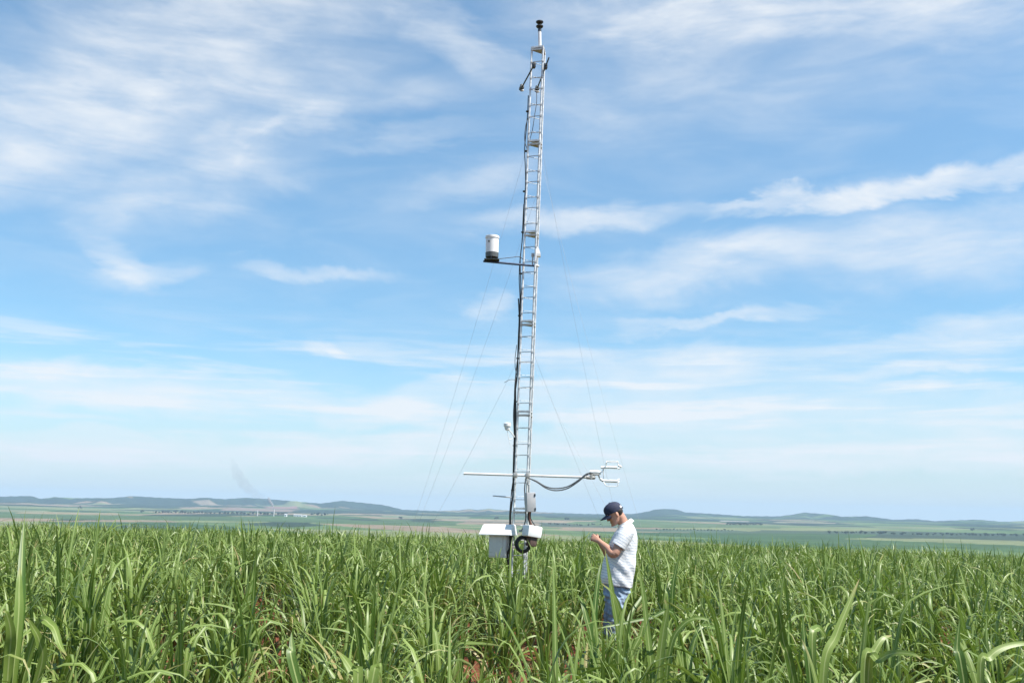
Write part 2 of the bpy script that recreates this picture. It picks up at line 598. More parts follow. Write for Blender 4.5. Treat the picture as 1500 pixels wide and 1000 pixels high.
def shoots_leaves(P, nl, scale, S, cross, wmul=1.0):
    """Random cane shoots standing at P (n,3): leaf arrays for all their blades."""
    n = len(P)
    k = np.tile(np.arange(nl), n)
    own = np.repeat(np.arange(n), nl)
    u = (k + rng.random(len(k)) * 0.7) / nl                # 0 lowest .. 1 top
    sh = scale * rng.uniform(0.8, 1.15, n)
    hgt = (rng.uniform(0.34, 0.6, n) * sh)[own]
    a0 = rng.uniform(0, 6.283, n)[own]
    az = a0 + k * (math.pi + 0.35) + rng.normal(0, 0.5, len(k))
    base = P[own].copy()
    lean = rng.normal(0, 0.06, (n, 2))[own]
    z0 = hgt * (0.45 + 0.55 * u)
    base[:, 2] += z0
    base[:, :2] += lean * z0[:, None] / 0.4
    t0 = np.clip(0.5 - 0.45 * u + rng.normal(0, 0.1, len(k)), 0.02, 1.0)
    L = sh[own] * (0.52 + 0.2 * np.sin(u * 2.6)) * rng.uniform(0.65, 1.2, len(k))
    L = np.where(u > 0.86, L * rng.uniform(0.5, 1.0, len(k)), L)
    spear = (u > 0.86) & (rng.random(n)[own] < 0.035)
    L = np.where(spear, L * 1.5, L)
    W = rng.uniform(0.02, 0.039, len(k)) * wmul
    hook = rng.random(len(k)) < 0.72
    bend = np.where(hook, np.clip(2.5 - 0.5 * u + rng.normal(0, 0.4, len(k)), 0.8, 3.0), rng.uniform(0.1, 1.0, len(k)))
    bend = np.where(u > 0.88, rng.uniform(0.05, 1.9, len(k)), bend)
    bend = np.where(spear, 0.15, bend)
    power = rng.uniform(1.6, 4.0, len(k))
    kink = np.where(rng.random(len(k)) < 0.2, rng.uniform(0.5, 1.5, len(k)), 0.0)
    kpos = rng.uniform(0.35, 0.75, len(k))
    drift = rng.normal(0, 0.35, len(k))
    twist = rng.normal(0, 0.7, len(k))
    tint = np.clip(rng.random(len(k)) ** 1.3 * 0.8 + 0.25 * rng.random(n)[own], 0, 1)
    dry = np.where((u < 0.3) & (rng.random(len(k)) < 0.22), rng.uniform(0.5, 1.0, len(k)), 0.0)
    return leaf_arrays(base, az, t0, L, W, bend, power, kink, kpos, drift, twist, tint, dry, S, cross), hgt[::nl], lean[::nl]


def stalk_mb(p, hgt, lean):
    pts, rad = [], []
    for i in range(7):
        f = i / 6
        pts.append(Vector((p[0] + lean[0] * f * hgt / 0.4, p[1] + lean[1] * f * hgt / 0.4, p[2] - 0.02 + (hgt + 0.02) * f)))
        rad.append((0.0135 - 0.005 * f) * (1.18 if i % 2 == 0 else 1.0))
    return MB().tube(pts, rad, 7)


def copy_tree(o, parent=None):
    c = o.copy()
    COL.objects.link(c)
    if parent:
        c.parent = parent
    for ch in o.children:
        copy_tree(ch, c)
    return c


MAN = at(903, 800, 11.5)
TOW = at(757, 860, 17.0)
man_xy = Vector((MAN.x, MAN.y))
tow_xy = Vector((TOW.x, TOW.y))
azm0, azm1 = azel(879, 900)[0], azel(921, 900)[0]
azt0, azt1 = azel(738, 850)[0], azel(772, 850)[0]


def allowed(x, y, r):
    d = math.hypot(x, y)
    a = math.atan2(x, y)
    if (Vector((x, y)) - man_xy).length < 0.42 + r:
        return False
    if (Vector((x, y)) - tow_xy).length < 0.42:
        return False
    return True


LIMITS = [(azel(p0, y)[0], azel(p1, y)[0], -math.tan(azel((p0 + p1) / 2, y)[1]), dm) for p0, p1, y, dm in
          ((876, 925, 908, 11.4), (704, 752, 812, 17), (748, 785, 826, 17), (690, 800, 790, 19))]
GAPLIM = [(azel(p0, y)[0], azel(p1, y)[0], -math.tan(azel((p0 + p1) / 2, y)[1]), dm) for p0, p1, y, dm in
          ((262, 284, 985, 9.4), (378, 394, 985, 9.2), (676, 704, 978, 9.4), (768, 784, 990, 9), (384, 396, 915, 13))]


def size_limit(x, y, h=1.12):
    """Tallest scale that keeps a plant below the sight lines to what the photograph shows uncovered."""
    d = math.hypot(x, y)
    a = math.atan2(x, y)
    s = 9.0
    for a0, a1, sl, dm in LIMITS:
        mg = 0.3 / d
        if a0 - mg < a < a1 + mg and d < dm:
            s = min(s, max(0.25, (EYE - d * sl + KN * d * d) / h))
    for a0, a1, sl, dm in GAPLIM:
        if a0 - 0.12 / d < a < a1 + 0.12 / d and d < dm:
            s = min(s, max(0.42, (EYE - d * sl + KN * d * d) / h))
    return s


GAPS = [(270, 980, 0.75), (385, 985, 0.6), (690, 975, 0.8), (955, 975, 0.45), (390, 905, 0.45), (1400, 985, 0.4), (775, 990, 0.5), (130, 990, 0.45)]
GAPXY = []
for gx, gy, gr in GAPS:
    g = at_z(gx, gy, 0.0)
    GAPXY.append((g.x, g.y, gr))


def in_gap(x, y):
    return any((x - gx) ** 2 + ((y - gy) * 0.8) ** 2 < 0.55 * gr * gr for gx, gy, gr in GAPXY)


# planting positions: rows with jitter
pts = []
row = 0.0
yy = 2.6
while yy < 50:
    step = 0.34
    half = 0.66 * yy + 1.6
    n = int(2 * half / step)
    for i in range(n):
        x = -half + (i + rng.random()) * step
        y = yy + 0.12 * x * 0.2 + rng.normal(0, 0.22)
        pts.append((x, y))
    yy += 0.86
pts = np.array(pts)
D = np.hypot(pts[:, 0], pts[:, 1])
keep = np.array([D[i] > 3.0 and allowed(pts[i, 0], pts[i, 1], 0.0) and not in_gap(*pts[i]) for i in range(len(pts))])
pts, D = pts[keep], D[keep]
A = np.arctan2(pts[:, 0], pts[:, 1])
hfov = math.atan(750 / FPX)
inview = np.abs(A) < hfov - 0.005
order = [i for i in np.argsort(D) if inview[i]]
near = order[:300]
nearset = set(near)
rest = np.array([i for i in range(len(pts)) if i not in nearset])

protos = []
NSH = 5
for v in range(16):
    e = thing("sugarcane_plant", "leafy green sugarcane plant growing in the near part of the field", "sugarcane plant", (0, 0, 0), "sugarcane plants in the near field")
    ang = rng.uniform(0, 6.28)
    offs = np.array([[math.cos(ang + j * 1.7) * rng.uniform(0.03, 0.2), math.sin(ang + j * 1.7) * rng.uniform(0.03, 0.16), 0] for j in range(NSH)])
    lv, hs, ln = shoots_leaves(offs, 9, rng.uniform(0.92, 1.14), 10, 2, 1.06)
    me = leaf_mesh("foliage", [lv])
    o = link_mesh("foliage", me, MAT["cane"], e, True)
    for j in range(NSH):
        stalk_mb(offs[j], hs[j], ln[j]).build("stalk", MAT["stalk"], e)
    protos.append([e, False])
for c_, i in enumerate(near):
    pr = protos[c_ % 16]
    e = pr[0] if not pr[1] else copy_tree(pr[0])
    pr[1] = True
    x, y = pts[i]
    e.location = (x, y, ground_z(x, y) - 0.01)
    e.rotation_euler = (0, 0, rng.uniform(0, 6.283))
    s = float(rng.uniform(0.8, 1.06)) * (0.92 if D[i] < 5 else 1.0)
    s = min(s, size_limit(x, y))
    e.scale = (s, s, s)

# the rest of the field: one mass
parts = []
sub = pts[rest]
dr = D[rest]
for lo, hi, ns, nl, S, cr in ((0, 16, 5, 9, 8, 2), (16, 27, 5, 8, 6, 1), (27, 80, 5, 6, 5, 1)):
    mk = (dr >= lo) & (dr < hi)
    if not mk.any():
        continue
    q_ = np.repeat(sub[mk], ns, 0) + rng.normal(0, 0.12, (mk.sum() * ns, 2))
    P = np.concatenate([q_, terrain(q_[:, 0], q_[:, 1])[:, None]], 1)
    pat = 1 + 0.2 * (vnoise(q_[:, 0] / 1.7, q_[:, 1] / 1.7) - 0.5) + 0.12 * (vnoise(q_[:, 0] / 5, q_[:, 1] / 5) - 0.5)
    sc_ = np.array([min(1.02, size_limit(a_[0], a_[1])) for a_ in q_]) if lo < 20 else 1.02
    sc_ = sc_ * pat
    lv, hs, ln = shoots_leaves(P, nl, sc_, S, cr, 1.0 if lo < 20 else 1.15)
    parts.append(lv)
fm = leaf_mesh("sugarcane_field", parts)
fo = link_mesh("sugarcane_field", fm, MAT["cane"], None, True)
tag(fo, "dense green mass of sugarcane stretching to the edge of the field", "sugarcane", kind="stuff")


# single plants one can point at, blade by blade
def hero(label, Y, basepx, blades, hstalk=0.4):
    g = at(basepx, 900, Y)
    z = ground_z(g.x, g.y)
    e = thing("sugarcane_plant", label, "sugarcane plant", (g.x, g.y, z))
    org = Vector((g.x, g.y, z))
    top = Vector((0, 0, hstalk))
    stalk_mb((0, 0, 0), hstalk, (0.0, 0.0)).build("stalk", MAT["stalk"], e, origin=Vector((0, 0, 0)))
    parts = []
    for w, tint, yo, pp in blades:
        K = [top * 0.8] + [at(x, y, Y + yo * (i + 1) / len(pp)) - org for i, (x, y) in enumerate(pp)]
        path = spline(K, 6)
        n = len(path)
        V, AT = [], []
        for i, p in enumerate(path):
            s = i / (n - 1)
            d = (path[min(i + 1, n - 1)] - path[max(i - 1, 0)]).normalized()
            view = (CAMPOS - (p + org)).normalized()
            side = d.cross(view.lerp(Vector((0.3, -0.4, 0.85)), 0.4)).normalized()
            nn = side.cross(d)
            ww = 0.84 * w * (0.5 + 0.5 * min(s / 0.4, 1)) * max(0.0, 1 - s ** 2.0) ** 0.9 * 0.5 + 0.0006
            fo_ = 0.3 * (1 - s) + 0.08
            V += [p - side * ww + nn * ww * fo_, p, p + side * ww + nn * ww * fo_]
            AT += [(tint, 0, 0, s), (tint, 0, 0.5, s), (tint, 0, 1, s)]
        F = []
        for i in range(n - 1):
            for c in (0, 1):
                F.append((i * 3 + c, i * 3 + c + 1, (i + 1) * 3 + c + 1, (i + 1) * 3 + c))
        parts.append((np.array([tuple(v) for v in V]), np.array(F), np.array(AT)))
    me = leaf_mesh("foliage", parts)
    link_mesh("foliage", me, MAT["cane"], e, True)
    return e


hero("sugarcane plant with one long blade rising in front of the man's shirt and jeans", 7.0, 912,
     [(0.05, 0.75, 0.1, [(906, 930), (897, 870), (891, 832), (886, 803)]), (0.055, 0.95, -0.2, [(917, 945), (908, 895), (897, 868), (881, 854)]),
      (0.045, 0.2, 0.3, [(920, 930), (924, 900), (936, 880), (948, 862)]), (0.05, 0.5, 0.2, [(925, 960), (940, 925), (946, 880), (934, 830)]),
      (0.05, 0.3, 0.2, [(900, 985), (880, 975), (866, 985), (858, 1000)])])
hero("sugarcane plant with a broad pale twisted blade standing just right of the man's legs", 5.6, 968,
     [(0.06, 0.95, 0.0, [(966, 985), (971, 930), (977, 893), (973, 876)]), (0.05, 0.6, 0.2, [(955, 985), (949, 930), (942, 870), (933, 815)]),
      (0.04, 0.5, 0.0, [(980, 960), (1000, 915), (1030, 905), (1060, 925)])])
hero("sugarcane plant with a long pale blade leaning up to the right in the right foreground", 4.2, 1195,
     [(0.05, 0.95, 0.2, [(1206, 990), (1225, 930), (1243, 885), (1259, 847)]), (0.045, 0.1, 0.1, [(1186, 985), (1179, 940), (1176, 900)]),
      (0.05, 0.3, -0.2, [(1160, 985), (1148, 940), (1142, 900), (1134, 872)]), (0.045, 0.6, 0.2, [(1190, 960), (1196, 920), (1208, 930), (1214, 950)])])
hero("sugarcane plant with two folded pale blades at the bottom right foreground", 3.9, 1258,
     [(0.045, 0.9, 0.1, [(1266, 985), (1280, 955), (1293, 935), (1306, 930)]), (0.042, 0.85, -0.3, [(1272, 985), (1288, 966), (1310, 956), (1338, 958), (1350, 966)])])
hero("sugarcane plant with a pale arching blade at the far right edge of the foreground", 4.0, 1430,
     [(0.042, 0.85, 0.1, [(1436, 990), (1450, 962), (1472, 947), (1505, 942), (1530, 952)]), (0.05, 0.1, 0.1, [(1410, 985), (1402, 950), (1406, 905)])])
hero("sugarcane plant with tall dark upright tip in the left foreground corner", 4.6, 26,
     [(0.055, 0.1, 0.3, [(27, 930), (31, 850), (33, 800), (36, 758)]), (0.06, 0.9, -0.2, [(12, 980), (16, 930), (10, 900), (4, 895)]), (0.055, 0.75, 0.1, [(25, 930), (28, 860), (29, 830)]),
      (0.05, 0.85, -0.2, [(58, 985), (58, 940), (46, 915), (40, 905)]), (0.05, 0.8, -0.2, [(50, 930), (75, 915), (88, 945), (98, 960)])])
hero("sugarcane plant with dark upright blade just left of the man's legs", 6.2, 872,
     [(0.055, 0.05, 0.3, [(870, 960), (871, 900), (876, 850), (881, 822)]), (0.05, 0.2, 0.2, [(868, 950), (858, 900), (852, 880), (845, 870)]), (0.05, 0.6, -0.2, [(890, 990), (905, 968), (920, 990)])])
hero("sugarcane plant with one dark blade rising above the canopy right of the man", 9.0, 983,
     [(0.05, 0.1, 0.1, [(985, 870), (990, 835), (997, 803)]), (0.05, 0.8, 0.1, [(980, 880), (976, 862), (979, 843)])])
hero("sugarcane plant with a broad pale broken blade in the centre left foreground", 3.9, 522,
     [(0.055, 0.9, 0.1, [(524, 1000), (518, 985), (505, 965), (493, 952)]), (0.05, 0.2, 0.1, [(432, 985), (428, 950), (427, 925)]), (0.05, 0.8, 0.1, [(545, 1000), (552, 985), (560, 1000)])])
hero("sugarcane plant with long thin blade reaching across below the man's knees", 6.6, 1000,
     [(0.03, 0.1, -0.3, [(990, 905), (950, 905), (900, 915), (872, 920)]), (0.045, 0.3, 0.3, [(1020, 930), (1050, 920), (1080, 935)])])


# ------------------------------------------------------------------ mast
MT_B, MT_T = at(757.5, 897, 17.0), at(788.5, 73, 17.0)
MT_B.z = ground_z(MT_B.x, MT_B.y)
MAX_ = (MT_T - MT_B).normalized()
MLEN = (MT_T - MT_B).length
OFF = [Vector((-0.118, -0.04, 0)), Vector((0.085, -0.10, 0)), Vector((0.125, 0.12, 0))]


def mp(k, z):
    """Point on leg k of the mast at world height z."""
    c = MT_B + MAX_ * ((z - MT_B.z) / MAX_.z)
    return c + OFF[k]


def mc(z):
    return MT_B + MAX_ * ((z - MT_B.z) / MAX_.z)


def build_mast():
    e = thing("lattice_mast", "tall slender galvanised lattice mast leaning slightly right above the cane", "mast", MT_B)
    JZ = [MT_B.z, 1.62, 3.25, 4.82, 6.42, 8.10, MT_T.z]
    for k in range(3):
        MB().tube([mp(k, MT_B.z - 0.05), mp(k, 3.0), mp(k, 6.0), mp(k, MT_T.z)], 0.0195 if k < 2 else 0.0165, 10).build("leg", MAT["steel"], e)
    for a in range(6):
        z0, z1 = JZ[a] + 0.12, JZ[a + 1] - 0.12
        n = 6
        for i in range(n):
            z = z0 + (z1 - z0) * (i + 0.35) / n
            h = 0.024 if i % 2 else -0.024
            rg_ = MB().tube([mp(0, z + h), mp(1, z + h)], 0.0066, 6)
            for k in (0, 1):
                rg_.box(mp(k, z + h) + Vector((0, -0.012, 0)), (0.036, 0.03, 0.05), None, 0.006)
            rg_.build("rung", MAT["rung"], e)
            MB().tube([mp(0, z + 0.02), mp(2, z + 0.035)], 0.0045, 6).build("brace", MAT["rung"], e)
            MB().tube([mp(1, z - 0.02), mp(2, z + 0.02)], 0.0045, 6).build("brace", MAT["rung"], e)
    for z in JZ[1:]:
        for h in (-0.035, 0.03):
            pl = MB()
            if z == JZ[-1] and h > 0:
                h = 0.012
            c = mc(z + h)
            o = [OFF[0] * 1.12, OFF[1] * 1.12, OFF[2] * 1.12]
            th = Vector((0, 0, 0.007))
            pl.loft([[c + q - th for q in o], [c + q + th for q in o]])
            pl.box(c + (o[0] + o[1]) / 2, ((o[1] - o[0]).length, 0.03, 0.036), Matrix.Rotation(math.atan2((o[1] - o[0]).y, (o[1] - o[0]).x), 3, "Z"), 0.003)
            pl.build("joint_plate", MAT["steel"] if h > 0 else MAT["plate"], e, False)
    fb = MB().box(MT_B + Vector((0.03, 0.0, 0.0)), (0.5, 0.5, 0.12), None, 0.01)
    fb.build("footing", MAT["chimney"], e)
    for k in range(2):
        MB().tube([mp(k, 0.0), mp(k, 0.55)], 0.027, 10).build("leg_sleeve", MAT["steel"], e)


build_mast()

# wind sensor on the very top
w0 = mc(MT_T.z + 0.02) + Vector((0.03, 0, 0))
w1 = at(790.5, 47, 17.0)
w2 = at(790.5, 32.5, 17.0)
e = thing("wind_sensor", "small black two-disc wind sensor on a white tube at the top of the mast", "wind sensor", w0)
MB().tube([w0, w0.lerp(w1, 0.5), w1], 0.03, 14).build("support_tube", MAT["white"], e)
ax = (w2 - w1)
hl = ax.length
MB().lathe(w1, ax, [(0, 0.02), (0.0, 0.032), (hl * 0.35, 0.032), (hl * 0.42, 0.02), (hl * 0.9, 0.018), (hl * 0.95, 0.012)], 14).build("stem", MAT["dark"], e)
for f, r in ((0.42, 0.066), (0.86, 0.068)):
    MB().lathe(w1 + ax * f, ax, [(0, 0.02), (0.004, r * 0.8), (0.018, r), (0.034, r), (0.044, r * 0.7), (0.048, 0.015)], 22).build("disc", MAT["dark"], e)

# two radiation sensors on horizontal arms near the top
for lab, p0, p1, zz in (("dark radiation sensor on the arm reaching out left of the mast top", (783, 94), (764, 129), 9.42),
                        ("dark radiation sensor on the arm crossing behind the mast top", (804, 85), (786.5, 131), 9.5)):
    a, b = at_z(*p0, zz), at_z(*p1, zz)
    e = thing("radiation_sensor", lab, "radiation sensor", a)
    MB().tube([a, b], 0.014, 8).build("arm", MAT["dark"], e)
    d = (b - a).normalized()
    ang = Matrix.Rotation(math.atan2(d.y, d.x), 3, "Z")
    h = MB().box(b, (0.13, 0.075, 0.055), ang, 0.01)
    h.lathe(b + Vector((0, 0, 0.02)), (0, 0, 1), [(0, 0.03), (0.035, 0.03), (0.05, 0.02), (0.055, 0.004)], 12)
    h.lathe(b - Vector((0, 0, 0.02)), (0, 0, -1), [(0, 0.03), (0.03, 0.03), (0.045, 0.018), (0.05, 0.004)], 12)
    h.build("sensor_head", MAT["gauge_base"], e)
    MB().lathe(b + Vector((0.02, -0.03, -0.055)), (0, 0, -1), [(0, 0.005), (0.0, 0.026), (0.016, 0.026), (0.024, 0.012)], 12).build("glint_disc", MAT["white"], e)  # white disc under the head, standing in for a bright glint
    t = a + d * (0.35 if p0[0] > 790 else 0.06)
    MB().box(t, (0.09, 0.06, 0.09), ang, 0.008).build("clamp", MAT["dark"], e)

# rain gauge and its arm
gb = at(720.5, 379.5, 16.75)
e = thing("rain_gauge", "white cylindrical rain gauge with dark base on an arm left of the mast", "rain gauge", gb)
pm = 1458 / 16.75
hg = (at(720.5, 346, 16.75) - gb).z
r = 0.112
MB().lathe(gb, (0, 0, 1), [(hg * 0.25, r * 0.96), (hg * 0.25, r), (hg * 0.9, r), (hg * 0.9, r * 1.08), (hg * 0.99, r * 1.08), (hg, r * 1.04), (hg * 0.97, r * 0.98), (hg * 0.75, 0.02)], 32).build("funnel_cylinder", MAT["white"], e)
MB().lathe(gb, (0, 0, 1), [(hg * 0.05, r * 0.6), (hg * 0.07, r * 1.0), (hg * 0.27, r * 1.02), (hg * 0.27, r * 0.9)], 32).build("base", MAT["gauge_base"], e)
MB().box(gb + Vector((-r * 0.45, -r * 0.88, hg * 0.72)), (0.04, 0.02, 0.03), Matrix.Rotation(0.45, 3, "Z"), 0.004).build("badge", MAT["dark"], e)
for a in (0.5, 2.4, 4.6):
    MB().tube([gb + Vector((math.cos(a) * r * 0.8, math.sin(a) * r * 0.8, -0.012)), gb + Vector((math.cos(a) * r * 0.8, math.sin(a) * r * 0.8, hg * 0.1))], 0.012, 8).build("levelling_foot", MAT["dark"], e)
MB().box(gb + Vector((0, 0, -0.02)), (0.26, 0.2, 0.016), None, 0.003).build("mounting_plate", MAT["dark"], e)
za = gb.z - 0.045
a0, a1 = at(708, 380.5, 16.75), mp(1, za) + Vector((0.02, 0.02, -0.02))
a0.z = za + 0.005
MB().tube([a0, a1], 0.019, 10).build("arm", MAT["bluepipe"], e)
MB().tube(spline([gb + Vector((0.11, 0.02, 0.01)), at(750, 377, 16.85), at(760, 376, 16.9), at(767, 380, 16.95)], 6), 0.006, 6).build("signal_cable", MAT["rubber"], e)

# small white housing right of the mast
h0 = at(787.5, 376, 16.95)
e = thing("sensor_housing", "small white wedge-shaped housing clamped to the right rail beside the rain gauge arm", "sensor housing", h0)
hh = (at(787.5, 362, 16.95) - h0).z
wd = MB()
wd.loft([[h0 + Vector((x, y, 0)) for x, y in ((-0.05, -0.05), (0.052, -0.05), (0.052, 0.06), (-0.05, 0.06))],
         [h0 + Vector((x, y, hh * 0.25)) for x, y in ((-0.052, -0.052), (0.05, -0.052), (0.05, 0.062), (-0.052, 0.062))],
         [h0 + Vector((x, y, hh)) for x, y in ((-0.04, -0.03), (0.012, -0.03), (0.012, 0.05), (-0.04, 0.05))]])
wd.build("cover", MAT["white"], e, False)
MB().box(h0 + Vector((-0.085, 0.0, 0.03)), (0.05, 0.05, 0.06), None, 0.006).build("bracket", MAT["plate"], e)
MB().tube([h0 + Vector((-0.085, 0, 0.02)), h0 + Vector((-0.085, 0, -0.15))], 0.014, 8).build("stem", MAT["rung"], e)
s0 = at(785.5, 389.5, 16.95)
MB().lathe(s0, (0, 0, 1), [(-0.012, 0.02), (-0.01, 0.055), (0.01, 0.055), (0.022, 0.03), (0.03, 0.01)], 16).build("lower_shield", MAT["white"], e)

# guy wires
ANCH = [at(566, 884, 18.6), at(931, 870, 20.8), at(984, 903, 16.2)]
for a in ANCH:
    a.z = ground_z(a.x, a.y)
GW = [("upper guy wire running down to the left of the mast", 0, 8.12, 0, 0.25), ("lower guy wire running down to the left of the mast", 0, 4.25, 0, 0.12),
      ("upper guy wire falling behind the anemometer on the right", 2, 8.12, 1, 0.3), ("lower guy wire falling to the right nearest behind the man", 2, 4.3, 1, 0.1),
      ("upper guy wire falling furthest to the right of the man", 1, 7.9, 2, 0.3), ("lower guy wire passing above the man's cap", 1, 4.15, 2, 0.1),
      ("faint second guy wire beside the upper left one", 2, 7.4, 3, 0.25)]
ANCH.append(at(572, 872, 21.5))
ANCH[3].z = ground_z(ANCH[3].x, ANCH[3].y)
for lab, k, z, ai, sag in GW:
    a, b = mp(k, z), ANCH[ai]
    path = []
    for i in range(17):
        f = i / 16
        p = a.lerp(b, f)
        p.z -= sag * 4 * f * (1 - f)
        path.append(p)
    o = MB().tube(path, 0.0015, 5).build("guy_wire", MAT["wire"], None, origin=b)
    tag(o, lab, "guy wire", "guy wires of the mast")

# small white light sensor left of the mast
c0 = at(743, 629, 16.9)
e = thing("light_sensor", "small white cup-shaped light sensor on a bracket left of the mast", "light sensor", c0)
hc = (at(743, 619, 16.9) - c0).z
MB().lathe(c0, (0, 0, 1), [(-0.01, 0.02), (0.0, 0.04), (hc * 0.45, 0.05), (hc * 0.5, 0.062), (hc * 0.9, 0.062), (hc, 0.05), (hc * 1.05, 0.01)], 20).build("cup", MAT["white"], e)
MB().tube([c0 + Vector((0.02, 0, 0.0)), at(748, 632, 16.9), at(754, 640, 16.93)], 0.009, 8).build("bracket", MAT["white_metal"], e)
MB().tube(spline([c0 + Vector((0.0, 0, -0.005)), at(744, 636, 16.9), at(746, 643, 16.9), at(752, 641.5, 16.93)], 6), 0.006, 6).build("stay", MAT["white_metal"], e)
MB().tube(spline([at(745, 640, 16.9), at(747, 650, 16.9), at(752, 660, 16.93)], 6), 0.004, 6).build("wire", MAT["white_metal"], e)

# horizontal boom
b0, b1 = at(679, 693.3, 16.72), at(867, 699, 16.72)
bd = (b1 - b0).normalized()
e = thing("boom", "long white horizontal boom clamped across the lower mast", "boom", (b0 + b1) / 2)
MB().tube([b0, (b0 + b1) / 2, b1], 0.02, 12).build("pipe", MAT["white_metal"], e)
for k in (0, 1):
    z = (b0 + bd * (b0 - mp(k, b0.z)).length).z
    p = mp(k, z)
    p.y = b0.y + 0.03
    MB().box(p, (0.07, 0.13, 0.085), None, 0.01).build("clamp", MAT["plate"], e)
e2 = b1 + bd * 0.0
MB().lathe(e2 - bd * 0.09, bd, [(0, 0.02), (0.0, 0.03), (0.09, 0.034), (0.14, 0.03), (0.15, 0.012)], 14).build("end_collar", MAT["plate"], e)

# sonic anemometer on the boom's end
Ys = 16.72
base = at(870, 694, Ys)
e = thing("sonic_anemometer", "white sonic anemometer with two forked arms at the right end of the boom", "anemometer", base)
MB().tube([at(864, 691.5, Ys), at(872, 691, Ys), at(880, 692, Ys)], 0.033, 14).build("body", MAT["white"], e)
mb = MB().box(at(871, 694.5, Ys), (0.15, 0.06, 0.035), None, 0.006)
mb.box(at(866, 697.5, Ys), (0.04, 0.07, 0.09), None, 0.006)
mb.build("clamp", MAT["plate"], e)
MB().tube([at(876, 694, Ys), at(880, 702, Ys), at(884, 704, Ys), at(904.5, 704.5, Ys)], [0.016, 0.02, 0.024, 0.024], 12).build("lower_arm", MAT["white"], e)
MB().tube([at(880, 684.3, Ys), at(892, 684, Ys), at(904, 684.5, Ys)], [0.02, 0.024, 0.022], 12).build("upper_arm", MAT["white"], e)
MB().tube([at(878, 692, Ys), at(883, 690, Ys), at(884, 684.5, Ys)], 0.011, 8).build("upper_strut", MAT["white"], e)
MB().tube([at(884, 685, Ys), at(884, 703, Ys)], 0.0085, 8).build("rear_post", MAT["white"], e)
for s_ in (-1, 1):
    yy_ = Ys + 0.07 * s_
    MB().tube(spline([at(888, 683, Ys), at(888.5, 677 if s_ < 0 else 676, yy_), at(896, 675 if s_ < 0 else 676.5, yy_), at(905, 676 if s_ < 0 else 677, yy_), at(905.5, 680, yy_)], 5), 0.0075, 8).build("upper_prong", MAT["white"], e)
    MB().tube(spline([at(883, 704, Ys), at(888, 711, yy_), at(896, 711.8, yy_), at(904, 711.5, yy_), at(905.5, 707, yy_)], 5), 0.0075, 8).build("lower_prong", MAT["white"], e)
for p0, p1 in (((905, 681), (911, 684)), ((905, 686.5), (909, 684.5)), ((904, 704), (907.5, 701)), ((905, 707), (907, 704))):
    a, b = at(*p0, Ys), at(*p1, Ys)
    MB().lathe(a, b - a, [(0, 0.016), ((b - a).length * 0.7, 0.016), ((b - a).length, 0.008)], 10).build("transducer", MAT["white"], e)

# cables drooping under the boom
for lab, pp in (("dark cable drooping highest under the boom's right half", [(774, 700), (785, 704), (800, 712.5), (815, 715), (832, 712), (847, 703), (858, 694.5), (866, 691.5)]),
                ("dark cable hanging lowest under the boom's right half", [(774, 699.5), (787, 706), (800, 714.5), (814, 718), (831, 715), (847, 705), (858, 696), (868, 692.5)])):
    P = [at(x, y, 16.66) for x, y in pp]
    o = MB().tube(spline(P, 6), 0.0105, 8).build("drooping_cable", MAT["grey_cable"], None, origin=P[0])
    tag(o, lab, "cable", "cables hanging under the boom")

# short thin rod
a, b = at(722, 725.8, 16.8), at(750, 728, 16.85)
o = MB().tube([a, a.lerp(b, 0.5), b], [0.009, 0.011, 0.012], 8).build("thin_rod", MAT["wire"], None, origin=b)
tag(o, "short thin grey rod sticking out left of the mast below the boom", "rod")

# black cable bundle down the left rail
rail = [mp(0, z) for z in np.linspace(0.5, 9.0, 26)]
e = thing("cable_bundle", "thick wavy bundle of black cables tied down the left rail of the mast", "cable bundle", rail[0])
for j in range(4):
    P = []
    for i, p in enumerate(rail):
        z = p.z
        if j == 1 and z > 7.3 or j == 2 and z > 3.9 or j == 3 and z > 5.6:
            break
        P.append(p + Vector((-0.036 - 0.011 * (j % 2) + 0.016 * math.sin(z * 2.9 + j * 0.5) + 0.009 * math.sin(z * 6.1 + j), 0.0 + 0.012 * j + 0.008 * math.sin(z * 3.1 + j), 0)))
    MB().tube(spline(P, 4), (0.009, 0.0085, 0.0125, 0.0115)[j], 7).build("cable", MAT["rubber"], e)
for i, z in enumerate(np.arange(1.2, 8.8, 0.75)):
    p = mp(0, z) + Vector((-0.03, 0.01, 0))
    MB().lathe(p - Vector((0, 0, 0.008)), (0, 0, 1), [(0, 0.03), (0.0, 0.035), (0.016, 0.035), (0.016, 0.03)], 12).build("cable_tie", MAT["rubber"], e)
P = [mp(0, 8.55) + Vector((-0.02, -0.03, 0)), at(770, 185, 16.9), at(768.5, 205, 16.9), at(772, 218, 16.9)]
MB().tube(spline(P, 8), 0.0065, 7).build("loose_loop", MAT["rubber"], e)
P = [at(757, 505, 16.9), at(754.5, 525, 16.9), at(755, 540, 16.9), at(757.5, 552, 16.9)]
MB().tube(spline(P, 8), 0.0055, 7).build("loose_loop", MAT["rubber"], e)
P = [at(756, 556, 16.9), at(747, 556, 16.85), at(739, 560, 16.8)]
MB().tube(spline(P, 6), 0.005, 6).build("stray_end", MAT["rubber"], e)
# thin signal cable inside the mast
P = [at(786, 134, 17.4), at(786, 150, 17.2), at(783, 170, 17.05), at(780, 190, 16.95), at(776, 205, 16.9)]
o = MB().tube(spline(P, 6), 0.006, 6).build("signal_cable", MAT["rubber"], None, origin=P[-1])
tag(o, "thin dark cable slanting down inside the top of the mast", "cable")

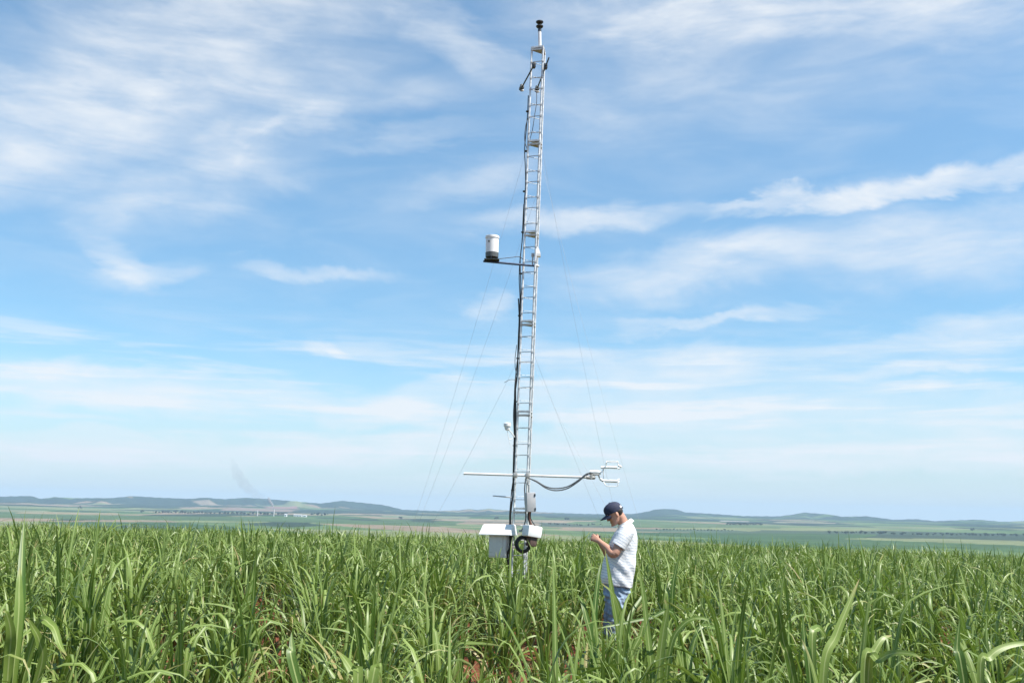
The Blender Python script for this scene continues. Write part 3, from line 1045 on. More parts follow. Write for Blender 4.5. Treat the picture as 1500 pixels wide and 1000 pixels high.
# grey instrument box on the right rail
c = at(776.5, 735, 16.62)
e = thing("instrument_box", "upright grey instrument box fixed to the right of the mast under the boom", "instrument box", c)
rz = Matrix.Rotation(0.3, 3, "Z") @ Matrix.Rotation(-0.05, 3, "Y")
hb = (at(776, 721, 16.8) - at(776, 749, 16.8)).z
MB().box(c, (0.155, 0.11, hb), rz, 0.008).build("housing", MAT["grey_box"], e)
MB().box(c + rz @ Vector((0, -0.061, 0)), (0.152, 0.022, hb * 0.975), rz, 0.006).build("lid", MAT["grey_box"], e)
for f in (0.36, -0.36):
    MB().box(c + rz @ Vector((0.062, -0.075, hb * f)), (0.022, 0.016, 0.04), rz, 0.003).build("latch", MAT["dark"], e)
MB().box(c + rz @ Vector((-0.03, 0.08, 0)), (0.05, 0.06, 0.2), rz, 0.005).build("bracket", MAT["plate"], e)
for j, (pp, rd, mt) in enumerate((([(776, 749), (775.5, 756), (777, 764), (780, 772)], 0.014, "brown_cable"), ([(774.5, 749), (773.5, 757), (776, 766), (777, 772)], 0.012, "rubber"),
                                  ([(777.5, 749), (777, 757), (780, 764), (785, 771)], 0.009, "rubber"))):
    MB().tube(spline([at(x, y, 16.72) for x, y in pp], 6), rd, 7).build("cable", MAT[mt], e)
# cable from box up to boom, and along the right rail
for j, pp in enumerate(([(770, 700), (768.5, 715), (769, 735), (770.5, 755), (768, 768), (764, 776)], [(775, 721), (774, 712), (772, 702)])):
    P = [at(x, y, 16.75) for x, y in pp]
    o = MB().tube(spline(P, 6), 0.009 if j == 0 else 0.004, 7).build("signal_cable", MAT["rubber"], None, origin=P[0])
    tag(o, ("black cable running down the right rail beside the grey box", "thin wire between the boom and the top of the grey box")[j], "cable")

# left enclosure with white roof
bc = at(731, 797, 16.85)
e = thing("logger_cabinet", "grey instrument cabinet under a broad white sloping cover left of the mast foot", "cabinet", bc)
rz = Matrix.Rotation(-0.3, 3, "Z")
zt, zb = at(731, 778, 16.85).z, at(731, 816, 16.85).z
MB().box(Vector((bc.x, bc.y, (zt + zb) / 2)), (0.29, 0.2, zt - zb), rz, 0.008).build("body", MAT["light_box"], e)
MB().box(Vector((bc.x, bc.y, (zt + zb) / 2)) + rz @ Vector((-0.02, -0.107, -0.01)), (0.23, 0.014, (zt - zb) * 0.86), rz, 0.004).build("door", MAT["light_box"], e)
rb, rt = at(731, 783, 16.85).z, at(731, 767.5, 16.85).z
rf = MB()
rc = at(731, 781, 16.85)
rc2 = at(733, 769, 16.85)
rf.loft([[Vector((rc.x, rc.y, rb)) + rz @ Vector((x, y, 0)) for x, y in ((-0.285, -0.2), (0.265, -0.2), (0.265, 0.22), (-0.285, 0.22))],
         [Vector((rc.x, rc.y, rb + 0.012)) + rz @ Vector((x, y, 0)) for x, y in ((-0.285, -0.2), (0.265, -0.2), (0.265, 0.22), (-0.285, 0.22))],
         [Vector((rc.x, rc.y, rt - 0.012)) + rz @ Vector((x, y, 0)) for x, y in ((-0.25, -0.1), (0.25, -0.1), (0.25, 0.12), (-0.25, 0.12))],
         [Vector((rc.x, rc.y, rt)) + rz @ Vector((x, y, 0)) for x, y in ((-0.23, -0.07), (0.235, -0.07), (0.235, 0.1), (-0.23, 0.1))]])
rf.build("roof", MAT["white"], e, False)
MB().box(bc + Vector((0.2, 0.02, -0.04)), (0.16, 0.04, 0.04), None, 0.004).build("bracket", MAT["plate"], e)

# right enclosure
bc = at(779.5, 778, 16.6)
e = thing("battery_cabinet", "white rounded cover of the small brown box right of the mast foot", "cabinet", bc)
rz = Matrix.Rotation(0.55, 3, "Z") @ Matrix.Rotation(0.14, 3, "Y")
MB().box(bc, (0.27, 0.2, 0.185), rz, 0.025).build("cover", MAT["white"], e)
MB().box(bc + rz @ Vector((0.015, 0, -0.16)), (0.13, 0.13, 0.15), rz, 0.01).build("box", MAT["brown_box"], e)
for pp in ([(778, 772), (781, 779), (785, 785), (782, 790)], [(785, 771), (789, 777), (790, 784), (786, 790)]):
    MB().tube(spline([at(x, y, 16.74) for x, y in pp], 6), 0.006, 6).build("cable", MAT["brown_cable"], e)
MB().box(at(767, 777, 16.85), (0.16, 0.035, 0.035), None, 0.004).build("bracket", MAT["plate"], e)

# coil of cable hung on the mast
cc = at(766, 797, 16.72)
P = []
for i in range(9 * 22 + 1):
    a = 2 * math.pi * i / 22
    k = i / 22
    rr = 0.14 - 0.05 * abs(math.sin(k * 0.61)) + 0.006 * math.sin(k * 2.1)
    P.append(cc + Vector((math.cos(a) * rr, -0.013 * k + 0.02 * math.cos(a), math.sin(a) * rr * 1.06)))
o = MB().tube(P, 0.0095, 7).build("cable_coil", MAT["rubber"], None, origin=cc)
tag(o, "round coil of black cable hung in front of the mast foot", "cable coil")
# spare black hoses beside the left leg
P = [mp(0, 1.35) + Vector((-0.02, -0.05, 0)), at(748, 800, 16.8), at(743, 812, 16.8), at(746, 830, 16.85)]
o = MB().tube(spline(P, 7), 0.022, 8).build("black_hose", MAT["rubber"], None, origin=P[0])
tag(o, "thick black hose hanging down between the grey cabinet and the coil", "hose")


# ------------------------------------------------------------------ person
YM = 11.5
MG = ground_z(MAN.x, YM)
feet = Vector((at(897, 950, YM).x, YM, MG))
man = thing("person", "man in navy cap, striped white shirt and jeans looking down at his raised hands", "person", feet)


def m_(px, py, dy=0.0):
    return at(px, py, YM + dy)


def oval(c, ax, by, hx, hy, n=28, e=2.3):
    """Closed ring about c: half size hx along ax, hy along by."""
    out = []
    for j in range(n):
        t = 2 * math.pi * j / n
        ct, st = math.cos(t), math.sin(t)
        out.append(c + ax * (hx * math.copysign(abs(ct) ** (2 / e), ct)) + by * (hy * math.copysign(abs(st) ** (2 / e), st)))
    return out


def fused(mb, name, voxel, it, mat, parent, post=None):
    """Fuse overlapping closed pieces into one continuous skin."""
    me = mb.mesh(name, root_origin(parent))
    tmp = bpy.data.objects.new("fuse", me)
    COL.objects.link(tmp)
    rm = tmp.modifiers.new("r", "REMESH")
    rm.mode = "VOXEL"
    rm.voxel_size = voxel
    sm = tmp.modifiers.new("s", "SMOOTH")
    sm.factor = 0.5
    sm.iterations = it
    dg = bpy.context.evaluated_depsgraph_get()
    out = bpy.data.meshes.new_from_object(tmp.evaluated_get(dg))
    out.name = name
    bpy.data.objects.remove(tmp)
    bpy.data.meshes.remove(me)
    if post:
        post(out)
    o = link_mesh(name, out, mat, parent, False)
    out.polygons.foreach_set("use_smooth", [True] * len(out.polygons))
    return o


YA = Vector((0, 1, 0))
# head frame
TILT = R(27)
HC = m_(900.5, 752.3)
HF = Vector((-math.cos(TILT), 0, -math.sin(TILT)))
HF = (Matrix.Rotation(R(6), 3, "Z") @ HF)
HU = Vector((-math.sin(TILT), 0, math.cos(TILT)))
HU = (HU - HF * HU.dot(HF)).normalized()
HS = HU.cross(HF)          # towards his left


def hp(x, s, h):
    return HC + HF * x + HS * s + HU * h


def hring(h, xf, xb, hw, e=2.15, n=32):
    return oval(hp((xf + xb) / 2, 0, h), HF, HS, (xf - xb) / 2, hw, n, e)


body = MB()
HEAD = [(-0.118, 0.078, 0.03, 0.022), (-0.106, 0.088, 0.005, 0.04), (-0.085, 0.089, -0.03, 0.054), (-0.06, 0.087, -0.05, 0.062), (-0.03, 0.088, -0.07, 0.068),
        (-0.005, 0.084, -0.088, 0.073), (0.02, 0.09, -0.097, 0.076), (0.05, 0.09, -0.099, 0.076), (0.08, 0.074, -0.088, 0.068), (0.1, 0.05, -0.065, 0.05), (0.112, 0.015, -0.03, 0.02)]
body.loft([hring(*q) for q in HEAD])
# nose, brow, lips, ears
body.loft([oval(hp(0.086, 0, 0.012), HS, HF, 0.008, 0.01, 10), oval(hp(0.096, 0, -0.012), HS, HF, 0.011, 0.012, 10), oval(hp(0.104, 0, -0.03), HS, HF, 0.016, 0.013, 10), oval(hp(0.098, 0, -0.042), HS, HF, 0.014, 0.01, 10)])
body.loft([oval(hp(0.085, 0, 0.022), HS, HF, 0.05, 0.012, 14), oval(hp(0.088, 0, 0.03), HS, HF, 0.05, 0.012, 14)])
body.ball(hp(0.084, 0, -0.103), (0.014, 0.02, 0.014))
for sg in (-1, 1):
    mt = Matrix((HF, HS, HU)).transposed()
    body.ball(hp(-0.008, sg * 0.078, -0.012), (0.018, 0.009, 0.032), mt @ Matrix.Rotation(0.35 * sg, 3, "Z"))
    body.ball(hp(0.06, sg * 0.04, -0.035), (0.025, 0.022, 0.022), mt)
# neck, torso core
n1 = m_(917, 775)
body.tube([hp(-0.035, 0, -0.03), hp(-0.045, 0, -0.085), n1, m_(917, 790)], [0.06, 0.057, 0.066, 0.09], 20)
body.loft([oval(m_(904, 868), Vector((1, 0, 0)), YA, 0.12, 0.15), oval(m_(905, 840), Vector((1, 0, 0)), YA, 0.15, 0.16), oval(m_(912, 800), Vector((1, 0, 0)), YA, 0.13, 0.17), oval(m_(917, 779), Vector((1, 0, 0)), YA, 0.08, 0.15)])


def hand(mb, W, a, n, t):
    """Palm, four curled fingers and a thumb; W wrist, a towards the knuckles, n curl side, t thumb side."""
    k = W + a * 0.088
    mb.loft([oval(W - a * 0.02, t, n, 0.028, 0.021, 14), oval(W + a * 0.02, t, n, 0.033, 0.02, 14), oval(W + a * 0.06, t, n, 0.04, 0.016, 14), oval(k, t, n, 0.041, 0.013, 14)])
    for i, (ln, of) in enumerate(((0.07, 0.03), (0.078, 0.0105), (0.073, -0.009), (0.058, -0.028))):
        p = k + t * of - a * (0.004 * abs(i - 1))
        path, rad = [p - a * 0.02], [0.0092]
        path.append(p)
        rad.append(0.009)
        for ang, fr, rd in ((32 + 6 * i, 0.45, 0.0085), (72 + 7 * i, 0.32, 0.0076), (104 + 6 * i, 0.25, 0.0062)):
            d = a * math.cos(R(ang)) + n * math.sin(R(ang)) + t * (0.05 * (1.2 - i))
            p = p + d.normalized() * ln * fr
            path.append(p)
            rad.append(rd)
        mb.tube(spline(path, 3), [rad[min(len(rad) - 1, q // 3)] for q in range(len(spline(path, 3)))], 8)
    p0 = W + a * 0.028 + t * 0.026
    d1 = (a * 0.62 + t * 0.55 + n * 0.45).normalized()
    d2 = (a * 0.75 + t * 0.05 + n * 0.6).normalized()
    mb.tube([p0 - d1 * 0.015, p0 + d1 * 0.02, p0 + d1 * 0.045, p0 + d1 * 0.045 + d2 * 0.03, p0 + d1 * 0.045 + d2 * 0.042], [0.013, 0.012, 0.0105, 0.0088, 0.005], 9)


ARMS = {-1: (m_(918, 778, -0.19), m_(899.5, 811, -0.25), m_(876.5, 791.5, -0.11)), 1: (m_(917, 778, 0.19), m_(893, 812, 0.27), m_(877, 792, 0.09))}
for sg, (sh, el, wr) in ARMS.items():
    q = spline([sh, sh.lerp(el, 0.55), el, el.lerp(wr, 0.45), wr], 5)
    n = len(q)
    rr = [float(np.interp(i / (n - 1), [0, 0.3, 0.48, 0.6, 0.75, 1.0], [0.062, 0.054, 0.047, 0.048, 0.042, 0.027])) for i in range(n)]
    body.tube(q, rr, 16)
    a = ((wr - el).normalized() + Vector((-0.25, -sg * 0.1, 0.02))).normalized()
    nn = Vector((0.0, -sg * 1.0, -0.15))
    nn = (nn - a * nn.dot(a)).normalized()
    tt = a.cross(nn)
    if tt.z < 0:
        tt = -tt
    hand(body, wr, a, nn, tt)
fused(body, "body", 0.0045, 3, MAT["skin"], man)

# eyes, brows, mouth
for sg in (-1, 1):
    MB().ball(hp(0.081, sg * 0.031, 0.0), 0.0115).build("eye", MAT["eye"], man)
    MB().ball(hp(0.0885, sg * 0.032, -0.003), 0.0055).build("iris", MAT["iris"], man)
    MB().tube([hp(0.093, sg * 0.014, 0.017), hp(0.095, sg * 0.032, 0.022), hp(0.083, sg * 0.052, 0.016)], [0.003, 0.0045, 0.0025], 7).build("eyebrow", MAT["hair"], man)
MB().tube([hp(0.084, -0.024, -0.069), hp(0.0925, 0, -0.066), hp(0.084, 0.024, -0.069)], [0.003, 0.006, 0.003], 8).build("mouth", MAT["lip"], man)

# hair showing under the cap at sides and nape
hr = MB()
rings = []
for h, xf, xb, hw in ((-0.055, 0.0, -0.066, 0.058), (-0.03, 0.01, -0.082, 0.0695), (-0.005, 0.018, -0.098, 0.0765), (0.02, 0.03, -0.097, 0.08), (0.04, 0.03, -0.094, 0.076)):
    rings.append(oval(hp((xf + xb) / 2 - 0.004, 0, h), HF, HS, (xf - xb) / 2, hw - (0.006 if h < -0.01 else 0.0), 28, 2.2))
hr.loft(rings)
hr.build("hair", MAT["hair"], man)

# cap
cp = MB()
cp.loft([hring(0.02, 0.1, -0.106, 0.086, 2.1), hring(0.03, 0.102, -0.109, 0.087, 2.1), hring(0.06, 0.106, -0.11, 0.089, 2.1), hring(0.09, 0.1, -0.1, 0.083, 2.1), hring(0.113, 0.08, -0.08, 0.068, 2.1), hring(0.13, 0.045, -0.048, 0.042, 2.1),
         hring(0.137, 0.01, -0.014, 0.012, 2.1)])
cap = cp.build("cap", MAT["cap"], man)
vis = MB()
top, bot = [], []
NV = 15
for r_ in range(5):
    f = r_ / 4
    row_t = []
    for j in range(NV):
        s = -1 + 2 * j / (NV - 1)
        x = 0.1 * math.sqrt(max(0, 1 - (s * 0.8) ** 2)) * (1 - f) + f * (0.085 + 0.095 * (1 - abs(s) ** 2.4))
        h = 0.03 - 0.012 * f - 0.024 * s * s - 0.008 * f * f
        row_t.append((x, s * 0.078, h))
    top.append(row_t)
vs = [hp(*p) for rw in top for p in rw] + [hp(p[0], p[1], p[2] - 0.006) for rw in top for p in rw]
fs = []
N2 = 5 * NV
for i in range(4):
    for j in range(NV - 1):
        a = i * NV + j
        fs += [(a, a + 1, a + NV + 1, a + NV), (N2 + a, N2 + a + NV, N2 + a + NV + 1, N2 + a + 1)]
edge = [j for j in range(NV)] + [i * NV + NV - 1 for i in range(1, 5)] + [4 * NV + j for j in range(NV - 2, -1, -1)] + [i * NV for i in range(3, 0, -1)]
for a, b in zip(edge, edge[1:] + edge[:1]):
    fs.append((a, b, N2 + b, N2 + a))
vis.add(vs, fs)
vis.build("visor", MAT["cap"], cap)
MB().ball(hp(-0.002, 0, 0.138), (0.009, 0.009, 0.005)).build("button", MAT["cap"], cap)
MB().box(hp(-0.105, 0.0, 0.026), (0.012, 0.09, 0.018), Matrix((HF, HS, HU)).transposed(), 0.004).build("strap", MAT["cap"], cap)
# small white badge on the side of the cap
for sg in (1,):
    th = R(141)
    cx = (0.102 - 0.109) / 2
    pos = hp(cx + 0.106 * math.cos(th), sg * 0.089 * math.sin(th), 0.046)
    nrm = (HF * math.cos(th) / 0.106 + HS * sg * math.sin(th) / 0.089).normalized()
    MB().lathe(pos + nrm * 0.0005, nrm, [(0, 0.013), (0.003, 0.0155), (0.0045, 0.012)], 14).build("emblem", MAT["logo"], cap)


def stripe_post(me):
    """Stripe phase along the garment: height on the trunk, distance along the arm on the sleeves."""
    n = len(me.vertices)
    co = np.empty(n * 3)
    me.vertices.foreach_get("co", co)
    co = co.reshape(-1, 3)
    # wrinkles
    no = np.empty(n * 3)
    me.vertices.foreach_get("normal", no) if hasattr(me.vertices[0], "normal") else None
    no = no.reshape(-1, 3)
    x, y, z = co.T
    w = 0.006 * np.sin(z * 34 + x * 26 + 3 * np.sin(y * 11)) * np.sin(x * 17 + y * 13 + z * 6) + 0.005 * np.sin(z * 22 - x * 30 + y * 20)
    low = np.clip((1.35 - z) / 0.3, 0.25, 1)
    co2 = co + no * (w * low)[:, None]
    me.vertices.foreach_set("co", co2.ravel())
    ph = z.copy() + 0.12 * x
    org = root_origin(man)
    for sg, (sh, el, wr) in ARMS.items():
        a = np.array(sh - org)
        d = np.array((el - sh).normalized())
        rel = co - a
        t = rel @ d
        rad = np.linalg.norm(rel - t[:, None] * d, axis=1)
        side = (co[:, 1] * sg > 0.165)
        mk = side & (rad < 0.13) & (t > 0.02)
        ph = np.where(mk, 3.0 - t, ph)
    at_ = me.attributes.new("stripe", "FLOAT", "POINT")
    at_.data.foreach_set("value", ph.astype(np.float32))


sh_ = MB()
rg = []
for (fx, fy, bx, by, hw) in ((881, 853, 925.5, 861, 0.195), (880.5, 845, 927, 851, 0.2), (882.5, 828, 929.5, 833, 0.205), (887, 811, 931.5, 815, 0.2), (892, 797, 933, 800, 0.2), (896.5, 787, 933.2, 787, 0.205),
                             (901, 779, 931.5, 777, 0.2), (905, 774.5, 928.5, 770.5, 0.165), (907.5, 771.5, 925.5, 766, 0.11), (909, 769, 923, 763.5, 0.075)):
    a, b = m_(fx, fy), m_(bx, by)
    rg.append(oval((a + b) / 2, (b - a).normalized(), YA, (b - a).length / 2, hw, 36, 2.4))
sh_.loft(rg)
for sg, (sh, el, wr) in ARMS.items():
    d = (el - sh).normalized()
    tip = sh + d * ((el - sh).length * 0.66)
    up = Vector((0, 0, 1))
    sd = d.cross(YA).normalized()
    sh_.loft([oval(sh - d * 0.03, sd, YA, 0.085, 0.075, 24, 2), oval(sh + d * 0.06, sd, YA, 0.088, 0.08, 24, 2), oval(sh.lerp(tip, 0.6), sd, YA, 0.084, 0.076, 24, 2), oval(tip, sd, YA, 0.082, 0.072, 24, 2)])
fused(sh_, "shirt", 0.0065, 3, MAT["shirt"], man, stripe_post)

# collar
cl = MB()
ca, cb = m_(905.5, 771), m_(925.5, 760)
cd = (cb - ca)
cxn = cd.normalized()
cup = Vector((-cxn.z, 0, cxn.x)) if cxn.x > 0 else Vector((cxn.z, 0, -cxn.x))
cc_ = (ca + cb) / 2
cl.loft([oval(cc_ - cup * 0.028, cxn, YA, cd.length / 2 + 0.012, 0.09, 30, 2.1), oval(cc_, cxn, YA, cd.length / 2 + 0.002, 0.079, 30, 2.1), oval(cc_ + cup * 0.012, cxn, YA, cd.length / 2 - 0.002, 0.074, 30, 2.1),
         oval(cc_ + cup * 0.012, cxn, YA, cd.length / 2 - 0.008, 0.068, 30, 2.1), oval(cc_ - cup * 0.03, cxn, YA, cd.length / 2 - 0.01, 0.068, 30, 2.1)], cap=False)
cl.build("collar", MAT["white"], man)

# jeans and shoes
jn = MB()
jn.loft([oval(m_(904, 850), Vector((1, 0, 0)), YA, 0.145, 0.165), oval(m_(903.5, 866), Vector((1, 0, 0)), YA, 0.15, 0.175), oval(m_(902, 880), Vector((1, 0, 0)), YA, 0.125, 0.165)])
LEGS = {-1: (m_(904, 874, -0.09), m_(900, 912, -0.1), m_(899, 953, -0.1)), 1: (m_(901, 874, 0.09), m_(893, 914, 0.09), m_(892, 950, 0.09))}
for sg, (a, b, c) in LEGS.items():
    a = a.copy()
    c.z = MG + 0.07
    q = spline([a, b, c], 8)
    jn.tube(q, [float(np.interp(i / (len(q) - 1), [0, 0.25, 0.5, 0.75, 1], [0.1, 0.09, 0.074, 0.07, 0.068])) for i in range(len(q))], 20)


def jeans_post(me):
    n = len(me.vertices)
    co = np.empty(n * 3)
    no = np.empty(n * 3)
    me.vertices.foreach_get("co", co)
    me.vertices.foreach_get("normal", no)
    co, no = co.reshape(-1, 3), no.reshape(-1, 3)
    x, y, z = co.T
    w = 0.005 * np.sin(z * 60 + 4 * np.sin(x * 25 + y * 9)) * np.sin(x * 20 + z * 9) + 0.003 * np.sin(z * 100 + x * 40)
    me.vertices.foreach_set("co", (co + no * w[:, None]).ravel())


fused(jn, "jeans", 0.008, 3, MAT["denim"], man, jeans_post)
for sg, (a, b, c) in LEGS.items():
    p = Vector((c.x, c.y, MG))
    sb = MB()
    sb.loft([oval(p + Vector((0.07, 0, z)), Vector((1, 0, 0)), YA, 0.01, 0.02, 16) if False else oval(p + Vector((x, 0, 0.03 + h / 2)), Vector((0, 0, 1)), YA, h / 2, w, 16)
             for x, h, w in ((0.09, 0.05, 0.025), (0.07, 0.09, 0.036), (0.02, 0.1, 0.042), (-0.04, 0.08, 0.043), (-0.1, 0.055, 0.047), (-0.15, 0.045, 0.043), (-0.18, 0.025, 0.02))])
    so = sb.build("shoe", MAT["shoe"], man)
    MB().loft([oval(p + Vector((-0.045, 0, z)), Vector((1, 0, 0)), YA, 0.142, 0.05, 24, 2.6) for z in (0.0, 0.028)]).build("sole", MAT["sole"], so)


# ------------------------------------------------------------------ far trees, mill and smoke
def tree_proto(h, spread, seed, label, group):
    rg_ = np.random.default_rng(seed)
    e = thing("tree", label, "tree", (0, 0, 0), group)
    MB().tube([Vector((0, 0, -1)), Vector((0.2, 0, h * 0.3)), Vector((0.1, 0.1, h * 0.6))], [h * 0.03, h * 0.024, h * 0.01], 7).build("trunk", MAT["bark"], e)
    n = 520
    vs, fs = [], []
    lobes = [(rg_.normal(0, spread * 0.42), rg_.normal(0, spread * 0.42), h * rg_.uniform(0.42, 0.82), spread * rg_.uniform(0.3, 0.5)) for _ in range(9)]
    for i in range(n):
        lx, ly, lz, lr = lobes[i % 9]
        d = rg_.normal(0, 1, 3)
        d /= np.linalg.norm(d)
        c = np.array([lx, ly, lz]) + d * lr * rg_.uniform(0.55, 1.05) * np.array([1, 1, 0.8])
        s = h * rg_.uniform(0.035, 0.075)
        a, b = rg_.normal(0, 1, 3), rg_.normal(0, 1, 3)
        a /= np.linalg.norm(a)
        b = np.cross(a, b)
        b /= np.linalg.norm(b)
        k = len(vs)
        vs += [c - a * s - b * s * 0.5, c + a * s - b * s * 0.6, c + a * s * 0.8 + b * s * 0.6, c - a * s * 0.7 + b * s * 0.6]
        fs.append((k, k + 1, k + 2, k + 3))
    mb = MB()
    mb.add(vs, fs)
    me = bpy.data.meshes.new("crown")
    me.from_pydata([tuple(v) for v in mb.v], [], mb.f)
    link_mesh("crown", me, MAT["tree"], e, False)
    return e


def plant(protos_, spots, used):
    for i, (px, py, sc) in enumerate(spots):
        pr = protos_[i % len(protos_)]
        e = copy_tree(pr) if id(pr) in used else pr
        used.add(id(pr))
        g = ground_at(px, py)
        e.location = g
        e.rotation_euler = (0, 0, (i * 1.9) % 6.28)
        e.scale = (sc, sc, sc)
        yield e


used = set()
row_ = [(x, 752.0 + (x - 230) * 0.0155 + random.uniform(-0.3, 0.3), random.uniform(0.7, 1.15)) for x in
        (228, 233, 238, 243, 247, 251, 257, 263, 267, 271, 275, 279, 284, 289, 296, 302, 308, 314, 322, 329, 334, 341, 347, 353, 358, 364, 370, 376, 382, 388, 392, 399, 407, 413, 418, 457, 465, 471, 476)]
pr = [tree_proto(17, 9, 1, "dark distant tree in the long row before the pale mill", "trees in the row by the distant mill"), tree_proto(14, 9, 2, "dark distant tree in the long row before the pale mill", "trees in the row by the distant mill")]
list(plant(pr, row_, used))
gr = [(x, 769.5 + random.uniform(-0.5, 0.6), random.uniform(0.75, 1.0)) for x in range(1066, 1115, 3)]
pr = [tree_proto(15, 10, 3, "dark distant tree in the small dense grove right of the man", "trees in the distant grove"), tree_proto(13, 9, 4, "dark distant tree in the small dense grove right of the man", "trees in the distant grove")]
list(plant(pr, gr, used))
for lab, px, py, sc in (("lone dark tree on the tan field at the far left", 117, 746, 1.3), ("lone dark tree left of the long distant tree row", 208, 751.5, 1.0), ("small dark tree on the pale slope left of the mast", 587, 761, 1.0),
                        ("lone dark tree in the valley just left of the white cabinet cover", 727, 761.5, 1.2), ("small dark tree on the green slope left of the man's cap", 830, 763, 1.3), ("lone dark tree far out on the valley at the right", 1424, 778, 1.0)):
    e = tree_proto(15, 9, px, lab, None)
    e.location = ground_at(px, py)
    e.scale = (sc,) * 3

hd = [(x, 776.5 + (x - 960) * 0.012 + random.uniform(-0.4, 0.4), random.uniform(0.35, 0.6)) for x in range(962, 1075, 5)]
pr = [tree_proto(14, 9, 5, "small dark tree in the hedgerow crossing the valley right of the man", "trees in the valley hedgerow")]
list(plant(pr, hd, used))
hd = [(x + random.uniform(-3, 3), 780.5 + (x - 1220) * 0.017 + random.uniform(-1.2, 1.2), random.uniform(0.4, 0.85)) for x in range(1215, 1500, 6)]
pr = [tree_proto(14, 11, 6, "dark tree in the wooded belt along the valley at the far right", "trees in the wooded belt at the far right"), tree_proto(12, 10, 7, "dark tree in the wooded belt along the valley at the far right", "trees in the wooded belt at the far right")]
list(plant(pr, hd, used))
hd = [(x + random.uniform(-3, 3), 769 + random.uniform(-1, 1.6), random.uniform(0.4, 0.8)) for x in range(805, 880, 6)]
pr = [tree_proto(13, 9, 8, "dark tree in the loose clump in the valley between the mast and the man", "trees in the valley between mast and man")]
list(plant(pr, hd, used))

# the mill: long white shed, small shed and two chimneys
for lab, px0, px1, py, hpx in (("long low white mill shed beside the distant tree row", 431, 442, 756.4, 2.4), ("short white mill shed at the right end of the mill", 444, 449, 756.8, 2.2), ("small white mill house left of the long shed", 417, 420, 756.2, 3.0)):
    g = ground_at((px0 + px1) / 2, py)
    dist = math.hypot(g.x, g.y)
    L_ = (px1 - px0) / FPX * dist
    H_ = hpx / FPX * dist
    e = thing("mill_building", lab, "building", g)
    MB().box(g + Vector((0, 0, H_ / 2 - 1)), (L_, 18, H_ + 2)).build("wall", MAT["wallwhite"], e, False)
    rf = MB()
    z0, z1 = g.z + H_ + 0.01, g.z + H_ * 1.35
    rf.add([(g.x - L_ / 2 - 1, g.y - 10, z0), (g.x + L_ / 2 + 1, g.y - 10, z0), (g.x + L_ / 2 + 1, g.y + 10, z0), (g.x - L_ / 2 - 1, g.y + 10, z0), (g.x - L_ / 2 - 1, g.y, z1), (g.x + L_ / 2 + 1, g.y, z1)],
           [(0, 1, 5, 4), (2, 3, 4, 5), (0, 4, 3), (1, 2, 5), (0, 3, 2, 1)])
    rf.build("roof", MAT["roofgrey"], e, False)
    for k in range(max(1, int(L_ / 9))):
        x = g.x - L_ / 2 + (k + 0.5) * L_ / max(1, int(L_ / 9))
        MB().box((x, g.y - 9.05, g.z + H_ * 0.4), (3, 0.2, H_ * 0.4)).build("window", MAT["opening"], e, False)
for lab, px, y0, y1 in (("taller pale mill chimney below the white smoke", 401, 755.8, 746), ("shorter pale mill chimney further left in the tree row", 377, 755, 747.5)):
    g = ground_at(px, y0)
    dist = math.hypot(g.x, g.y)
    H_ = (y0 - y1) / FPX * dist
    o = MB().lathe(g, (0, 0, 1), [(-1, 2.2), (H_ * 0.5, 1.8), (H_ * 0.97, 1.4), (H_ * 0.97, 1.7), (H_, 1.7), (H_, 1.0)], 14).build("mill_chimney", MAT["chimney"], None, True, origin=g)
    tag(o, lab, "chimney")


def volume_mat(name, col, dens, ani=0.0):
    m = bpy.data.materials.new(name)
    m.use_nodes = True
    t = m.node_tree
    t.nodes.remove(t.nodes["Principled BSDF"])
    v = t.nodes.new("ShaderNodeVolumePrincipled")
    v.inputs["Color"].default_value = c4(col)
    v.inputs["Density"].default_value = dens
    v.inputs["Anisotropy"].default_value = ani
    t.links.new(v.outputs[0], t.nodes["Material Output"].inputs["Volume"])
    return m


def plume(name, label, pp, Y, radpx, mat):
    P = [at(x, y, Y) for x, y in pp]
    q = spline(P, 5)
    rr = [float(np.interp(i / (len(q) - 1), np.linspace(0, 1, len(radpx)), radpx)) / FPX * Y * (1 + 0.18 * math.sin(i * 1.7)) for i in range(len(q))]
    o = MB().tube(q, rr, 14).build(name, mat, None, True, origin=P[0])
    tag(o, label, "smoke", kind="stuff")
    return o


g = ground_at(401, 755.8)
plume("smoke", "short white smoke streak rising above the taller mill chimney", [(400.5, 742.5), (398.5, 738.5), (396, 735), (394, 731.5), (393.5, 728)], g.y + 30, [1.0, 1.8, 2.0, 1.8, 1.0], volume_mat("white_smoke", (0.97, 0.97, 0.97), 0.2))
plume("smoke", "faint grey smoke drifting up left above the hills by the mill", [(394, 730), (386, 729), (378, 726), (366, 717), (355, 705), (346, 690), (340, 672)], g.y + 60, [2, 4, 6, 8, 8, 2], volume_mat("grey_smoke", (0.5, 0.5, 0.52), 0.0052))

# ------------------------------------------------------------------ air
hz = bpy.data.meshes.new("haze")
MBh = MB().box((0, 0, (260 - 130) / 2), (36000, 36000, 260 + 130))
o = MBh.build("haze", volume_mat("haze", (0.53, 0.745, 0.97), 6.8e-5), None, False)
tag(o, "pale blue haze in the air over the valley", "haze", kind="stuff")

# ------------------------------------------------------------------ sun and sky
SUN = Vector((0.5, -0.2, 0.85)).normalized()
sl = bpy.data.lights.new("sun", "SUN")
sl.energy = 4.8
sl.angle = R(0.53)
sl.color = (1.0, 0.95, 0.87)
so = bpy.data.objects.new("sun", sl)
COL.objects.link(so)
so.rotation_euler = SUN.to_track_quat("Z", "Y").to_euler()
so.location = (20, -20, 40)

